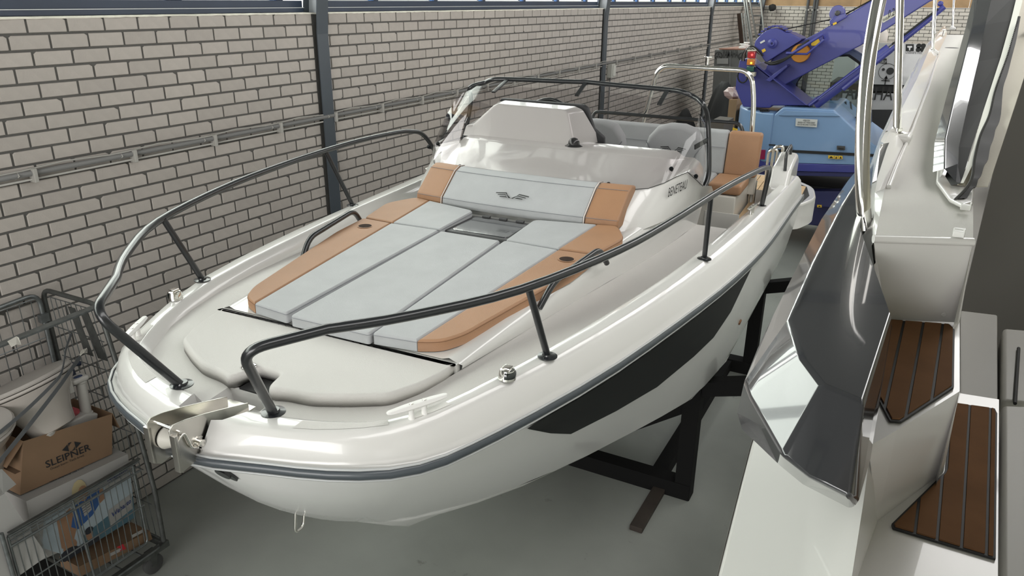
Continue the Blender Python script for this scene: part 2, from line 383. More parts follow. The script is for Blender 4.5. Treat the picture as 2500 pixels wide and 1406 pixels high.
# steel portal columns of the left wall (H sections, kinked inwards above the brickwork)
for i, (a, b_) in enumerate(cols):
    yc = (a+b_)/2; prof = [(0.035, 0.0), (0.035, 2.93), (0.035+.165*.62, 4.0), (0.7, 5.98)]
    pf = [V((x, 0, z)) for x, z in prof]
    def strip(x0, x1, hw):
        vs, fs = [], []
        for p in pf:
            for dx in (x0, x1):
                for dy in (-hw, hw): vs.append(V((p.x+dx, yc+dy, p.z)))
        for k in range(len(pf)-1):
            q = k*4; fs += [(q, q+1, q+5, q+4), (q+2, q+6, q+7, q+3), (q, q+4, q+6, q+2), (q+1, q+3, q+7, q+5)]
        fs += [(0, 2, 3, 1), (len(vs)-4, len(vs)-3, len(vs)-1, len(vs)-2)]; return vs, fs
    o = struct(mesh('trim_%d' % (i+1), *strip(-.008, 0, .062), STEELC)); mesh('web', *strip(-.13, -.008, .005), mat('column_web', (.35, .38, .40), .5), o)
    mesh('flange', *strip(-.138, -.13, .062), STEELC, o)
# conduits along the wall
CONG = mat('conduit_grey', (0.16, 0.16, 0.155), 0.5); CONP = mat('conduit_pale', (0.38, 0.37, 0.34), 0.5)
cz = lambda y: 2.285+.00*y
ct = thing('conduit_run', 'pair of grey electrical conduits clipped along the long brick wall', 'conduit', (0.03, 2, 2.28))
tube('conduit', [(0.028, -.2, 2.282), (0.028, 10.6, 2.335), (0.028, 21.5, 2.36)], 0.016, CONG, ct)
tube('conduit', [(0.022, -.2, 2.247), (0.022, 10.6, 2.30), (0.022, 21.5, 2.325)], 0.006, CONP, ct)
wr_ = random.Random(9); pts = []; y = -.2
while y < 10.6:
    pts += [(0.03, y, 2.303+y*.005), (0.034, y+.22, 2.318+y*.005), (0.03, y+.5, 2.304+y*.005)]; y += .62
tube('cable', pts, 0.005, CONP, ct, n=6)
y = 0.5
while y < 16:
    zz = 2.282+.005*y
    box('clip', (0.03, y, zz-.012), .05, .022, .075, CONP, ct, .003); tube('cable_tie', [(0.02, y-.09, zz-.02), (.05, y-.085, zz), (0.02, y-.08, zz+.022)], .004, CONP, ct, n=6); y += .61 if y < 10 else .8
sb = thing('junction_box', 'grey junction box on the wall beside the second column', 'junction box', (0.03, 10.85, 2.2))
box('housing', (0.04, 10.86, 2.22), .08, .15, .20, mat('box_grey', (.42, .42, .38), .5), sb, .008); tube('conduit', [(0.03, 10.86, 2.12), (0.03, 10.86, 0.3)], 0.012, CONG, sb); box('cover', (0.085, 10.88, 2.22), .012, .10, .15, mat('box_pale', (.55, .55, .5), .5), sb, .004)
# pipes on the back wall
for i, (px0, py0, px1, py1) in enumerate([(1974, 0, 1962, 84), (1990, 0, 1978, 84), (1997, 0, 1983, 84)]):
    a, b_ = PY(px0, py0, YB-.05), PY(px1, py1, YB-.05)
    t_ = thing('wall_pipe', ['left one of the three black pipes going up the back wall', 'middle one of the three black pipes going up the back wall', 'right one of the three black pipes going up the back wall'][i], 'pipe', (a.x, YB-.05, 0), 'pipes on the back wall')
    tube('pipe', [(a.x, YB-.05, 4.2), (b_.x, YB-.05, 0.1)], .035, DGREY, t_); 
    for z in (3.0, 2.2, 1.6): box('clamp', (a.x+(b_.x-a.x)*(4.2-z)/4.1, YB-.04, z), .11, .08, .04, CONP, t_)
# ================================================================== THE WHITE MOTORBOAT
B = Frame(-2.75, -0.5, 1.7)
hG = lerp([1.4, 1.8, 2.1, 2.42, 2.74, 3.1, 3.6, 3.9, 5.0], [-1.205, -1.19, -1.168, -1.173, -1.181, -1.188, -1.196, -1.201, -1.21])
hR = lambda s: hG(s)-.105-(.0 if s > 2.6 else .0)
hRb = lerp([1.35, 1.65, 2.1, 2.6, 6], [-1.292, -1.30, -1.285, -1.29, -1.345])
def pl(px, h): return [B.byh(x, y, h) for x, y in px]
R_ = [(0, 1.338, -1.292), (.09, 1.346, -1.292)]+pl([(604, 1122), (678, 1134.2), (753, 1143), (828, 1146.7), (900, 1148), (955, 1144.5), (1006.7, 1138.8), (1092, 1108.9), (1177.4, 1070.5), (1262.8, 1025.7), (1348, 979.8), (1400, 953), (1493, 897), (1582.4, 834.4), (1672, 770.4), (1761.6, 703.9), (1838.4, 634.7), (1879.4, 588.6), (1912.7, 540), (1940, 501), (1959, 478)], hRb)
R_ += [(1.305, 6.02, -1.35)]
G1_ = [(.085, 1.40, -1.20)]+pl([(700, 1060), (800, 1063), (900, 1053), (985, 1045), (1050, 1022), (1190, 955), (1240, 935), (1340, 885), (1400, 850), (1500, 790), (1600, 728), (1700, 655), (1770, 598), (1850, 530), (1920, 460)], hG)+[(1.26, 5.9, -1.21)]
G2_ = [(.12, 1.50, -1.205)]+pl([(691, 1017), (753.4, 1026), (853, 1031), (900, 1030.6), (944.8, 1027.8), (1092, 979), (1144, 954), (1196, 929), (1247, 900), (1298, 873), (1349, 846), (1399, 816), (1449, 787), (1498, 757), (1548, 727), (1597, 696), (1644, 663), (1691, 629), (1736, 592), (1799, 538), (1837, 506), (1900, 455)], hG)+[(1.18, 5.8, -1.21)]
def arc(poly, n, key=None):
    P = [V(p) for p in poly]; L = [0]
    for i in range(1, len(P)): L.append(L[-1]+(P[i]-P[i-1]).length)
    out = []
    for k in range(n):
        t = L[-1]*k/(n-1); i = 0
        while i < len(L)-2 and L[i+1] < t: i += 1
        f = (t-L[i])/max(L[i+1]-L[i], 1e-9); out.append(P[i].lerp(P[i+1], f))
    return out
def at_s(poly, ss):                                           # resample an outboard line at given stations
    out = []
    for s in ss:
        for i in range(len(poly)-1):
            a, b_ = poly[i], poly[i+1]
            if a[1] <= s <= b_[1]: f = (s-a[1])/max(b_[1]-a[1], 1e-9); out.append(V([a[j]+(b_[j]-a[j])*f for j in range(3)])); break
        else: out.append(V(poly[-1] if s > poly[0][1] else poly[0]))
    return out
def smooth(P, it=2):
    P = [V(p) for p in P]
    for _ in range(it): P = [P[0]]+[(P[i-1]+P[i]*2+P[i+1])/4 for i in range(1, len(P)-1)]+[P[-1]]
    return P
# common stations: bow part by arc length, aft part by s
NB = 12; AFT = [2.0+.25*i for i in range(16)]+[5.9]
def ring(poly, sb=1.85):
    front = [p for p in poly if p[1] < sb]; e = at_s(poly, [sb])[0]
    return arc(front+[tuple(e)], NB)+at_s(poly, AFT)
R_r, G1_r, G2_r = smooth(ring(R_), 1), smooth(ring(G1_), 1), smooth(ring(G2_), 1)
NS = len(R_r); WT = lambda q: B.W(*q)
mir = lambda q: V((-q[0], q[1], q[2]))
boat = thing('motorboat', 'white open motorboat with black bow rail and sun pads, standing beside the brick wall', 'boat', B.W(0, 4, -2.6))
def sym(name, rows, m, parent=None, smooth_=True, angle=35, bevel=0.0, **k):   # rows of (w,s,h) for port; mirrored and joined
    vs, fs = join(grid_vf([[WT(q) for q in r] for r in rows]), grid_vf([[WT(mir(q)) for q in r] for r in rows]))
    return mesh(name, vs, fs, m, parent or boat, smooth=smooth_, angle=angle, bevel=bevel, **k)
# ---- hull
STEM = [(0, 1.350, -1.32), (0, 1.384, -1.375), (0, 1.472, -1.493), (0, 1.549, -1.596), (0, 1.633, -1.69), (0, 1.751, -1.805), (0, 1.941, -1.969), (0, 2.12, -2.10)]
CH = [(.06, 2.17, -2.12), (.18, 2.27, -2.12), (.29, 2.36, -2.10), (.39, 2.46, -2.09), (.56, 2.70, -2.08), (.70, 2.96, -2.075), (.92, 3.45, -2.07), (1.05, 3.83, -2.085), (1.12, 4.4, -2.10), (1.14, 5.9, -2.12)]
low = arc(STEM+CH[:4], NB+2)[:NB]
lo_line = STEM+CH
Lr = arc(STEM+CH[:1]+CH[1:3], NB)+at_s(lo_line, AFT[:1])*0
Lr = arc(STEM+CH[:3], NB)
for s in AFT: Lr.append(at_s(CH, [s+.46*max(0, 1-(s-2)/1.6)])[0])
R2 = [V((q[0], q[1], q[2]-.032)) for q in R_r]
R3 = [V((q[0]-.012, q[1]+.01, q[2]-.045)) for q in R_r]
H1 = []; H2 = []; H3 = []
for a, c in zip(R3, Lr):
    bul = .035*min(1, (a-c).length/.5)
    def mid(f, k):
        q = a.lerp(c, f); q.x += bul*k; q.y -= bul*k*.5; return q
    H1.append(mid(.25, .75)); H2.append(mid(.5, 1.0)); H3.append(mid(.78, .7))
for r_ in (R3, H1, H2, H3): r_[0].x = 0
H1[0] = V((0, H1[0].y, H1[0].z)); H2[0] = V((0, H2[0].y, H2[0].z)); H3[0] = V((0, H3[0].y, H3[0].z))
H1[0], H2[0], H3[0] = [V((0, q[1], q[2])) for q in (STEM[1], STEM[1], STEM[1])]; Lr[0] = V(STEM[0]); R3[0] = V((0, 1.349, -1.337))
for q in (H1, H2, H3): q[0] = V((0, 1.35, -1.335))
hull = sym('hull', [R3, H1, H2, H3, Lr], HULLW, angle=50)
KEEL = [(0, 2.12, -2.10), (0, 2.343, -2.279), (0, 2.544, -2.427), (0, 2.9, -2.53), (0, 3.4, -2.575), (0, 4.4, -2.59), (0, 5.9, -2.6)]
ks = [2.14, 2.25, 2.36, 2.5, 2.7, 2.95, 3.3, 3.8, 4.4, 5.1, 5.9]
ch_r = at_s([tuple(c) for c in CH], ks); ke_r = at_s(KEEL, ks); ch_r[0] = V(KEEL[0])
cin = [q.lerp(k_, .10)+V((0, 0, -.012)) for q, k_ in zip(ch_r, ke_r)]; st1 = [q.lerp(k_, .52)+V((0, 0, -.0)) for q, k_ in zip(ch_r, ke_r)]; st2 = [q+V((-.03, 0, -.018)) for q in st1]
for r_ in (cin, st1, st2, ke_r): r_[0] = V(KEEL[0])
sym('hull_bottom', [ch_r, cin, st1, st2, ke_r], mat('hull_bottom_white', (.60, .60, .585), .35, coat=.2), angle=15)
# transom
tr = [R_r[-1], H2[-1], Lr[-1], ch_r[-1], ke_r[-1]]
mesh('transom', [WT(q) for q in tr]+[WT(mir(q)) for q in tr], [tuple(list(range(5))+[9, 8, 7, 6, 5])], GEL, boat)
# ---- rub rail: a grey band with a pale insert line
rub = sym('rub_rail', [[V((q.x, q.y, q.z)) for q in R_r], [V((q.x+.012, q.y-.012 if q.y < 1.7 else q.y, q.z-.004)) for q in R_r], [V((q.x+.014, q.y-.013 if q.y < 1.7 else q.y, q.z-.024)) for q in R_r], [V((q.x+.002, q.y, q.z-.034)) for q in R_r]], RUBM, angle=40)
for nm, dz in (('upper_bead', .003), ('lower_bead', -.035)):
    P_ = [WT((q.x+.006, q.y-(.006 if q.y < 1.7 else 0), q.z+dz)) for q in R_r]; Q_ = [WT((-(q.x+.006), q.y-(.006 if q.y < 1.7 else 0), q.z+dz)) for q in R_r]
    mesh(nm, *join(tube_vf(P_, .0045, 6), tube_vf(Q_, .0045, 6)), mat('bead_grey', (.42, .43, .43), .3, coat=.3), rub, smooth=True)
# ---- deck moulding: topside, gunwale, well, side deck, coaming
def mix(a, b_, f): return [p.lerp(q, f) for p, q in zip(a, b_)]
T1 = [p.lerp(q, .22)+V((.0, 0, 0)) for p, q in zip(R_r, G1_r)]
T2 = []
for p, q in zip(R_r, G1_r):
    v = p.lerp(q, .80); v.x += .014; T2.append(v)
Ra = [V((q.x-.010, q.y+(.008 if q.y < 1.7 else 0), q.z+.006)) for q in R_r]
for r_ in (T1, T2, Ra): pass
wd = lerp([1.4, 1.9, 2.6, 3.4, 4.2, 6], [.035, .04, .06, .10, .14, .16])
D1 = [V((q.x-.022, q.y+(.012 if q.y < 1.8 else 0), q.z-wd(q.y))) for q in G2_r]
def wellh(s): return hG(s)-wd(s)
wi = pl([(675, 963), (760, 967), (850, 977), (930, 980), (1000, 970), (1060, 943), (1100, 918), (1140, 893), (1228, 841), (1350, 768), (1480, 691), (1531, 663), (1608, 617), (1680, 563), (1730, 530)], wellh)
wi[0] = (.10, wi[0][1], wi[0][2])
wi += [(max(wi[-1][0], .62), 4.9, -1.35), (.62, 6.0, -1.37)]
D2 = smooth(ring(wi, 1.95), 1)
for i, q in enumerate(D2):
    if q.x > D1[i].x-.03 and q.y > 2: q.x = D1[i].x-.06
deck_rows = [R_r, Ra, T1, T2, G1_r, [V((p.x, p.y, p.z+.004)) for p in mix(G1_r, G2_r, .12)], [V((p.x, p.y, p.z+.004)) for p in mix(G1_r, G2_r, .85)], G2_r, D1, D2]
for k in range(0, 5): deck_rows[k][0] = V((.055 if k > 1 else 0.0, deck_rows[k][0].y, deck_rows[k][0].z))
# the side deck stops at the cockpit (s > 4.75)
ncut = NB+12
deck = sym('deck', deck_rows[:9], GEL, angle=32)
sym('side_deck', [[q for q in D1[:ncut]], [q for q in D2[:ncut]]], NONSKID)
# cockpit floor and inner sides
box_ = [D1[k] for k in range(ncut-1, NS)]
sym('cockpit_side', [[q for q in box_], [V((q.x-.03, q.y, -1.80)) for q in box_]], GEL, smooth_=False)
sym('cockpit_floor', [[V((q.x, q.y, -1.78)) for q in box_], [V((0, q.y, -1.78)) for q in box_]], mat('cockpit_mat_grey', (.36, .345, .32), .8, bump=.4, bscale=300), smooth_=False)
# trunk (raised coach roof) side and top up to the pads
sh = pl([(1115, 886), (1180, 838), (1322, 738), (1400, 680), (1475, 622), (1540, 577), (1585, 545), (1640, 520)], lerp([2.0, 2.6, 3.2, 4.0], [-1.19, -1.165, -1.15, -1.12]))
tb = at_s([tuple(q) for q in wi], [2.06, 2.2, 2.45, 2.7, 3.0, 3.3, 3.6, 3.9, 4.2, 4.5, 4.75])
sh_r = at_s(sh+[(.80, 4.8, -1.10)], [2.04, 2.2, 2.45, 2.7, 3.0, 3.3, 3.6, 3.9, 4.2, 4.5, 4.75])
lip = [V((q.x-.03, q.y, q.z+.012)) for q in sh_r]
inn = [V((min(q.x-.06, .62), q.y, -1.185+.03*(q.y-2.05))) for q in sh_r]
cen = [V((0, q.y, -1.185+.03*(q.y-2.05))) for q in sh_r]
rid = [a.lerp(b_, .45)+V((.012, 0, .006)) for a, b_ in zip(tb, sh_r)]
sym('coach_roof', [tb, rid, sh_r, lip, inn, cen], GEL, angle=30)
mesh('coach_front', *box_vf(B.W(0, 2.046, -1.235), 1.08, .030, .092, (B.n, B.s, B.h)), GEL, boat)
# foredeck floor under the lid + anchor channel
fd = [q for q in D2[:NB+1]]
vs = [WT(q) for q in fd]+[WT((fd[-1].x, 2.04, -1.26)), WT((-fd[-1].x, 2.04, -1.26))]+[WT(mir(q)) for q in reversed(fd)]
mesh('locker_groove', [v-B.h*.025 for v in vs], [tuple(range(len(vs)))], GEL, boat)
mesh('groove_wall', *join(grid_vf([[WT(q) for q in fd], [WT(q)-B.h*.03 for q in fd]]), grid_vf([[WT(mir(q)) for q in fd], [WT(mir(q))-B.h*.03 for q in fd]])), GEL, boat, smooth=True)
for sg in (1, -1):
    tp = [q[0] for q in deck_rows[1:]]; tp = [V((max(q.x, .055), q.y, q.z)) for q in tp]+[V((.09, 1.70, -1.235))]
    bt = [V((q.x*.85, q.y, min(-1.30, q.z-.012))) for q in tp]
    mesh('channel_side', *grid_vf([[WT(V((sg*q.x, q.y, q.z))) for q in tp], [WT(V((sg*q.x, q.y, q.z))) for q in bt]]), GEL, boat)
mesh('channel_floor', [WT(q) for q in ((-.09, 1.36, -1.31), (.09, 1.36, -1.31), (.10, 1.64, -1.295), (-.10, 1.64, -1.295))], [(0, 1, 2, 3)], GEL, boat)
box('well_shade_block', B.W(.0, 1.69, -1.30), .12, .12, .138, BLKM, boat, ax=(B.n, B.s, B.h)); mesh('channel_end', *box_vf(B.W(0, 1.632, -1.268), .20, .012, .062, (B.n, B.s, B.h)), GEL, boat)  # solid black block, its top painted as the shade inside the well
# ---- anchor locker lid with raised rounded top
hl = -1.187
LP = [(.0, 1.70), (.045, 1.70), (.060, 1.62), (.075, 1.615)]
lp_px = [(760, 962), (850, 964), (950, 962), (1030, 935), (1090, 905), (1113, 885)]
out = [(.135, B.byh(680, 945, hl)[1])]+[tuple(B.byh(x, y, hl)[:2]) for x, y in lp_px]
port = [(.0, 1.715), (.048, 1.715), (.066, 1.64), (.085, 1.612)]+out+[(out[-1][0], 2.03)]
lidp = port+[(-a, b_) for a, b_ in reversed(port[1:])]
def off_in(poly, d):                                           # mitred inset of a counter-clockwise polygon
    n = len(poly); o = []
    for i in range(n):
        a, b_, c = V((*poly[i-1], 0)), V((*poly[i], 0)), V((*poly[(i+1) % n], 0)); e1 = (b_-a); e2 = (c-b_)
        e1 = e1.normalized() if e1.length > 1e-7 else e2.normalized(); e2 = e2.normalized() if e2.length > 1e-7 else e1
        n1, n2 = V((-e1.y, e1.x, 0)), V((-e2.y, e2.x, 0)); k = 1+n1.dot(n2); q = b_+(n1+n2)*(d/max(k, .35)); o.append((q.x, q.y))
    return o
def rnd_poly(poly, r, n=4):                                   # round the corners of a plan polygon; r may be a list
    out = []; N = len(poly)
    for i in range(N):
        a, b_, c = V((*poly[i-1], 0)), V((*poly[i], 0)), V((*poly[(i+1) % N], 0)); rr = r[i] if isinstance(r, list) else r
        u, v = a-b_, c-b_; rr = max(min(rr, u.length*.45, v.length*.45), 1e-5)
        p, q = b_+u.normalized()*rr, b_+v.normalized()*rr
        for k in range(n+1): t = k/n; w_ = p*(1-t)**2+b_*2*t*(1-t)+q*t*t; out.append((w_.x, w_.y))
    return out
def slab(name, poly, h0, h1, m, parent, inset=.012, hf=None, rim=.010, r=.02, nr=5):
    """a plate with rounded corners and a rolled upper edge; poly is the sharp plan outline"""
    N = len(poly); r = list(r) if isinstance(r, (list, tuple)) else [r]*N
    a = sum(poly[i][0]*poly[(i+1) % N][1]-poly[(i+1) % N][0]*poly[i][1] for i in range(N))
    if a < 0: poly = poly[::-1]; r = r[::-1]
    def turn(i):
        a_, b_, c = V((*poly[i-1], 0)), V((*poly[i], 0)), V((*poly[(i+1) % N], 0)); return (b_-a_).cross(c-b_).z
    def ringp(d): return rnd_poly(off_in(poly, d), [max(q-d, .001) if turn(i) > 0 else q+d for i, q in enumerate(r)], nr)
    hf = hf or (lambda s: 0); rings = [(ringp(0), h0), (ringp(0), h1-rim), (ringp(inset*.12), h1-rim*.55), (ringp(inset*.45), h1-rim*.16), (ringp(inset), h1)]
    n = len(rings[0][0]); vs = [B.W(x, y, h+hf(y)) for pp, h in rings for x, y in pp]; fs = []
    for k in range(4): fs += [(k*n+i, k*n+(i+1) % n, (k+1)*n+(i+1) % n, (k+1)*n+i) for i in range(n)]
    fs += [tuple(range(4*n, 5*n)), tuple(range(n-1, -1, -1))]
    return mesh(name, vs, fs, m, parent, smooth=True, angle=50, wn=True)
lid = slab('anchor_locker_lid', lidp, hl-.045, hl, NONSKID, boat, inset=.016, rim=.016, r=.03)
lw = B.byh(608, 895, hl); lc = B.W(*lw)
lk = lathe('lid_latch', lc, [(.0, .001), (.026, .001), (.026, .004), (.017, .006), (.012, .004), (.010, -.004), (0, -.004)], CHROME, boat, ax=(B.n, B.s, B.h)); lathe('latch_hole', lc, [(0, .0045), (.0095, .0045)], BLKM, lk, ax=(B.n, B.s, B.h))
# ---- nonskid panels on the gunwale
def gun_strip(s0, s1, nm='nonskid_panel'):
    for sg in (1, -1): gun_side(s0, s1, nm, sg)
def gun_side(s0, s1, nm, sg):
    L_ = [i for i in range(NS) if s0 <= G1_r[i].y <= s1]
    if len(L_) < 2: return
    a = [G1_r[i].lerp(G2_r[i], .28)+V((0, 0, .0052)) for i in L_]; b_ = [G1_r[i].lerp(G2_r[i], .82)+V((0, 0, .0052)) for i in L_]
    mesh(nm, *grid_vf([[WT(q if sg > 0 else mir(q)) for q in r] for r in (a, b_)]), NONSKID, boat)
gun_strip(1.44, 1.60); gun_strip(1.62, 1.83)
# ---- hull windows, a dark panel each side, laid 3 mm over the hull skin
hb = BVHTree.FromPolygons([v.co+root_loc(boat) for v in hull.data.vertices], [tuple(p.vertices) for p in hull.data.polygons])
def hull_hit(x, y):
    r = ray(x, y).normalized(); loc, nr, i, d = hb.ray_cast(CAM, r)
    if loc is None: loc, nr, i, d = hb.find_nearest(PD(x, y, 3.2))
    if nr.dot(r) > 0: nr = -nr
    return loc, nr
top = [(1283, 1040), (1330, 1012), (1400, 973), (1480, 925), (1560, 870), (1640, 814), (1715, 757), (1780, 702), (1832, 650)]
bot = [(1290, 1043), (1340, 1053), (1390, 1055), (1500, 1000), (1600, 942), (1690, 868), (1738, 822), (1780, 760), (1830, 655)]
def wpanel():
    rows = []
    for f in (0, .25, .5, .75, 1):
        r_ = []
        for (a, b_), (c, d) in zip(top, bot):
            l, n_ = hull_hit(a+(c-a)*f, b_+(d-b_)*f); r_.append(l+n_*.010)
        rows.append(r_)
    return rows
wrows = wpanel()
mesh('hull_window', *grid_vf(wrows), BLKG, boat, smooth=True)
mesh('hull_window', *grid_vf([[B.W(-q[0], q[1], q[2]) for q in [B.loc(p) for p in r_]] for r_ in wrows]), BLKG, boat, smooth=True)
# black vertical trim and vent marks near the stern, through-hull fitting
for pts in ([(1921, 529), (1935, 517), (1929, 585), (1917, 630), (1914, 628), (1925, 560)],):
    mesh('stern_trim', [hull_hit(*p)[0]+hull_hit(*p)[1]*.004 for p in pts], [tuple(range(len(pts)))], BLKG, boat)
l, n_ = hull_hit(1806, 786); lathe('through_hull', l, [(0, .006), (.016, .006), (.018, .0)], mat('bronze', (.25, .12, .06), .4, .6), boat, ax=axes(n_))
l, n_ = hull_hit(548, 1148); l2, n2 = hull_hit(575, 1164); d_ = (l2-l).normalized(); ax_ = (d_, n_.cross(d_), n_)
em = thing('bow_emblem', 'black oval fitting high on the bow under the grey rub rail', 'fitting', l); em.parent = None
def oval(c, a, b_, h, ax):
    n = 24; X, Y, Z = ax; ps = [c+X*(a*math.cos(2*math.pi*k/n))+Y*(b_*math.sin(2*math.pi*k/n))-Z*.004 for k in range(n)]; return prism_vf(ps, Z*h)
bpy.data.objects.remove(em)
mesh('bow_fitting', *join(oval(l+d_*.012, .045, .013, .014, ax_), oval(l-d_*.03+ax_[1]*.008, .028, .011, .016, ax_), oval(l+d_*.0, .03, .014, .02, ax_)), BLK, boat, bevel=.003)
# bow eye
be = B.loc(PD(733, 1262, 1)); e0 = B.byw(733, 1258, .0); bz = B.W(*e0)
tube('bow_eye', fillet([B.W(-.0, e0[1]-.022, e0[2]+.03), B.W(.0, e0[1]-.036, e0[2]-.055), B.W(.0, e0[1]+.01, e0[2]-.06), B.W(0, e0[1]+.03, e0[2]+.03)], .022), .0055, CHROME, boat)
# ---- bow roller
rol = []
for sg in (1, -1):
    prof = [(1.26, -1.165), (1.275, -1.152), (1.32, -1.158), (1.39, -1.175), (1.46, -1.195), (1.56, -1.225), (1.56, -1.25), (1.42, -1.283), (1.345, -1.305), (1.285, -1.315), (1.262, -1.30)]
    w0 = sg*.042; rol.append(prism_vf([B.W(w0, a, b_) for a, b_ in prof], B.n*(sg*.005)))
    rol.append(prism_vf([B.W(w0, 1.26, -1.18), B.W(w0, 1.272, -1.18), B.W(w0, 1.272, -1.305), B.W(w0, 1.260, -1.30)], B.n*(sg*.022)))
rol.append(prism_vf([B.W(-.042, 1.40, -1.292), B.W(.042, 1.40, -1.292), B.W(.042, 1.56, -1.262), B.W(-.042, 1.56, -1.262)], B.h*(-.004)))
rl = mesh('bow_roller', *join(*rol), SATIN, boat, bevel=.002)
lathe('roller', B.W(-.038, 1.312, -1.235), [(0, 0), (.034, 0), (.036, .006), (.022, .036), (.022, .040), (.036, .07), (.034, .076), (0, .076)], mat('roller_nylon', (.50, .48, .43), .5), rl, ax=axes(B.n))
lathe('axle_nut', B.W(.047, 1.352, -1.252), [(.020, 0), (.020, .003), (.012, .003), (.012, .016), (.007, .018), (0, .016)], CHROME, rl, n=12, ax=axes(B.n))
tube('lock_pin', [B.W(-.045, 1.285, -1.172), B.W(.06, 1.285, -1.178)], .005, CHROME, rl); tube('pin_clip', fillet([B.W(.052, 1.275, -1.21), B.W(.056, 1.30, -1.185), B.W(.056, 1.318, -1.25), B.W(.052, 1.34, -1.262)], .02), .004, CHROME, rl)
box('roller_plate', B.W(0, 1.52, -1.25), .11, .12, .006, SATIN, rl, ax=(B.n, B.s, B.h))
# ---- bow rail: one bent black tube on three posts a side
fl_ax = (B.n, B.s, B.h)
def foot(name, q, r=.036, parent=None):
    return lathe(name, B.W(*q), [(0, 0), (r, 0), (r, .003), (r*.55, .006), (r*.5, .012), (0, .012)], BLK, parent, ax=fl_ax, n=28)
RAILP = [(.192, 1.517, -1.205), (.205, 1.49, -1.16), (.285, 1.330, -.89), (.425, 1.52, -.872), (.585, 1.69, -.865), (.79, 2.0, -.854), (.95, 2.5, -.845), (1.03, 2.95, -.838), (1.09, 3.45, -.835), (1.14, 3.9, -.845), (1.19, 4.40, -.875), (1.195, 4.64, -.915), (1.165, 4.80, -1.06), (1.15, 4.86, -1.205)]
def crv(P, n=6):                                              # Catmull-Rom through points
    P = [V(p) for p in P]; out = []
    for i in range(len(P)-1):
        a = P[max(i-1, 0)]; b_ = P[i]; c = P[i+1]; d = P[min(i+2, len(P)-1)]
        for k in range(n):
            t = k/n; out.append(.5*((2*b_)+(c-a)*t+(2*a-5*b_+4*c-d)*t*t+(-a+3*b_-3*c+d)*t**3))
    out.append(P[-1]); return out
for sg in (1, -1):
    pts = fillet([RAILP[0], RAILP[2], RAILP[3]], .075, 8)[:-1]+crv(RAILP[3:12], 4)
    pts = [V(p) for p in pts]; tail = fillet([RAILP[10], RAILP[11], RAILP[13]], .12, 8)
    pts = pts[:-4]+[V(p) for p in tail[1:]]
    br = tube('bow_rail', [B.W(sg*p[0], p[1], p[2]) for p in pts], .0152, BLK, boat, n=14)
    foot('flange', (sg*.192, 1.517, hG(1.52)+.002), .037, br); foot('flange', (sg*1.15, 4.86, hG(4.86)+.002), .030, br)
    for (fx, fs, tx, ts, th) in ((.811, 2.199, .80, 2.04, -.853), (1.058, 3.60, 1.088, 3.42, -.836)):
        hf = hG(fs); tube('post', [B.W(sg*fx, fs, hf+.004), B.W(sg*tx, ts, th)], .0125, BLK, br, n=12); foot('flange', (sg*fx, fs, hf+.002), .035, br)
# ---- hand rails beside the pads
for sg in (1, -1):
    P_ = [(.605, 2.60, -1.175), (.628, 2.69, -1.085), (.678, 3.11, -1.058), (.690, 3.19, -1.15)]
    tube('hand_rail', [B.W(sg*p[0], p[1], p[2]) for p in fillet(P_, .06, 7)], .0135, BLK, boat)
# ---- navigation lights and cleats
for sg, nm in ((1, 'navigation_light'), (-1, 'navigation_light')):
    c = B.W(sg*.752, 2.0, hG(2.0)+.002)
    nl = lathe(nm, c, [(0, 0), (.030, 0), (.030, .006), (.028, .022), (.024, .033), (.014, .037), (0, .037)], CHROME, boat, ax=fl_ax)
    lathe('lens', c, [(.0285, .008), (.0305, .012), (.0295, .022), (.0265, .028)], mat('lens_green', (.004, .02, .012), .05, coat=1) if sg < 0 else mat('lens_red', (.02, .004, .004), .05, coat=1), nl, n=10, ax=(B.n*sg*1.0, -B.s*sg, B.h)) if False else mesh('lens', *lathe_vf(c, [(.0285, .006), (.0308, .010), (.0298, .024), (.0262, .030)], 10, (B.n*sg, B.s*-1, B.h*1) if sg > 0 else (B.n*sg, B.s*-1, B.h), -.9, 1.5), mat('lens_dark', (.008, .012, .011), .05, coat=1), nl, smooth=True)
    box('light_cap', c+B.h*.040, .028, .030, .006, CHROME, nl, .002, ax=fl_ax)
def cleat(c, d, L, m, parent, h=.045):
    d = V(d).normalized(); x = B.h.cross(d).normalized(); c = V(c); rows = []
    for t, w_, th, up in ((-1, .006, .005, .004), (-.92, .012, .008, .002), (-.5, .015, .012, 0), (0, .016, .013, 0), (.5, .015, .012, 0), (.92, .012, .008, .002), (1, .006, .005, .004)):
        p = c+d*(t*L/2)+B.h*(h+up); rows.append([p-x*w_+B.h*th*.2, p-x*w_*.6+B.h*th, p+x*w_*.6+B.h*th, p+x*w_+B.h*th*.2, p+x*w_*.6-B.h*th*.4, p-x*w_*.6-B.h*th*.4])
    g = grid_vf(rows, True); g = (g[0], g[1]+[tuple(range(6)), tuple(range(len(g[0])-1, len(g[0])-7, -1))])
    o = mesh('cleat', *g, m, parent, bevel=.0015)
    for t in (-.022, .022): lathe('leg', c+d*t, [(.013, 0), (.009, .01), (.008, .03), (.010, h)], m, o, n=14, ax=fl_ax); lathe('screw', c+d*t+B.h*(h+.0125), [(.0065, 0), (.006, .002), (0, .002)], SATIN, o, n=12, ax=fl_ax)
    return o
for sg in (1, -1):
    cleat(B.W(sg*.604, 1.686, hG(1.69)-.004), B.n*(sg*.55)+B.s, .205, WHP, boat)
    cleat(B.W(sg*1.125, 4.62, hG(4.6)), B.s+B.n*(.1*sg), .17, SATIN, boat)
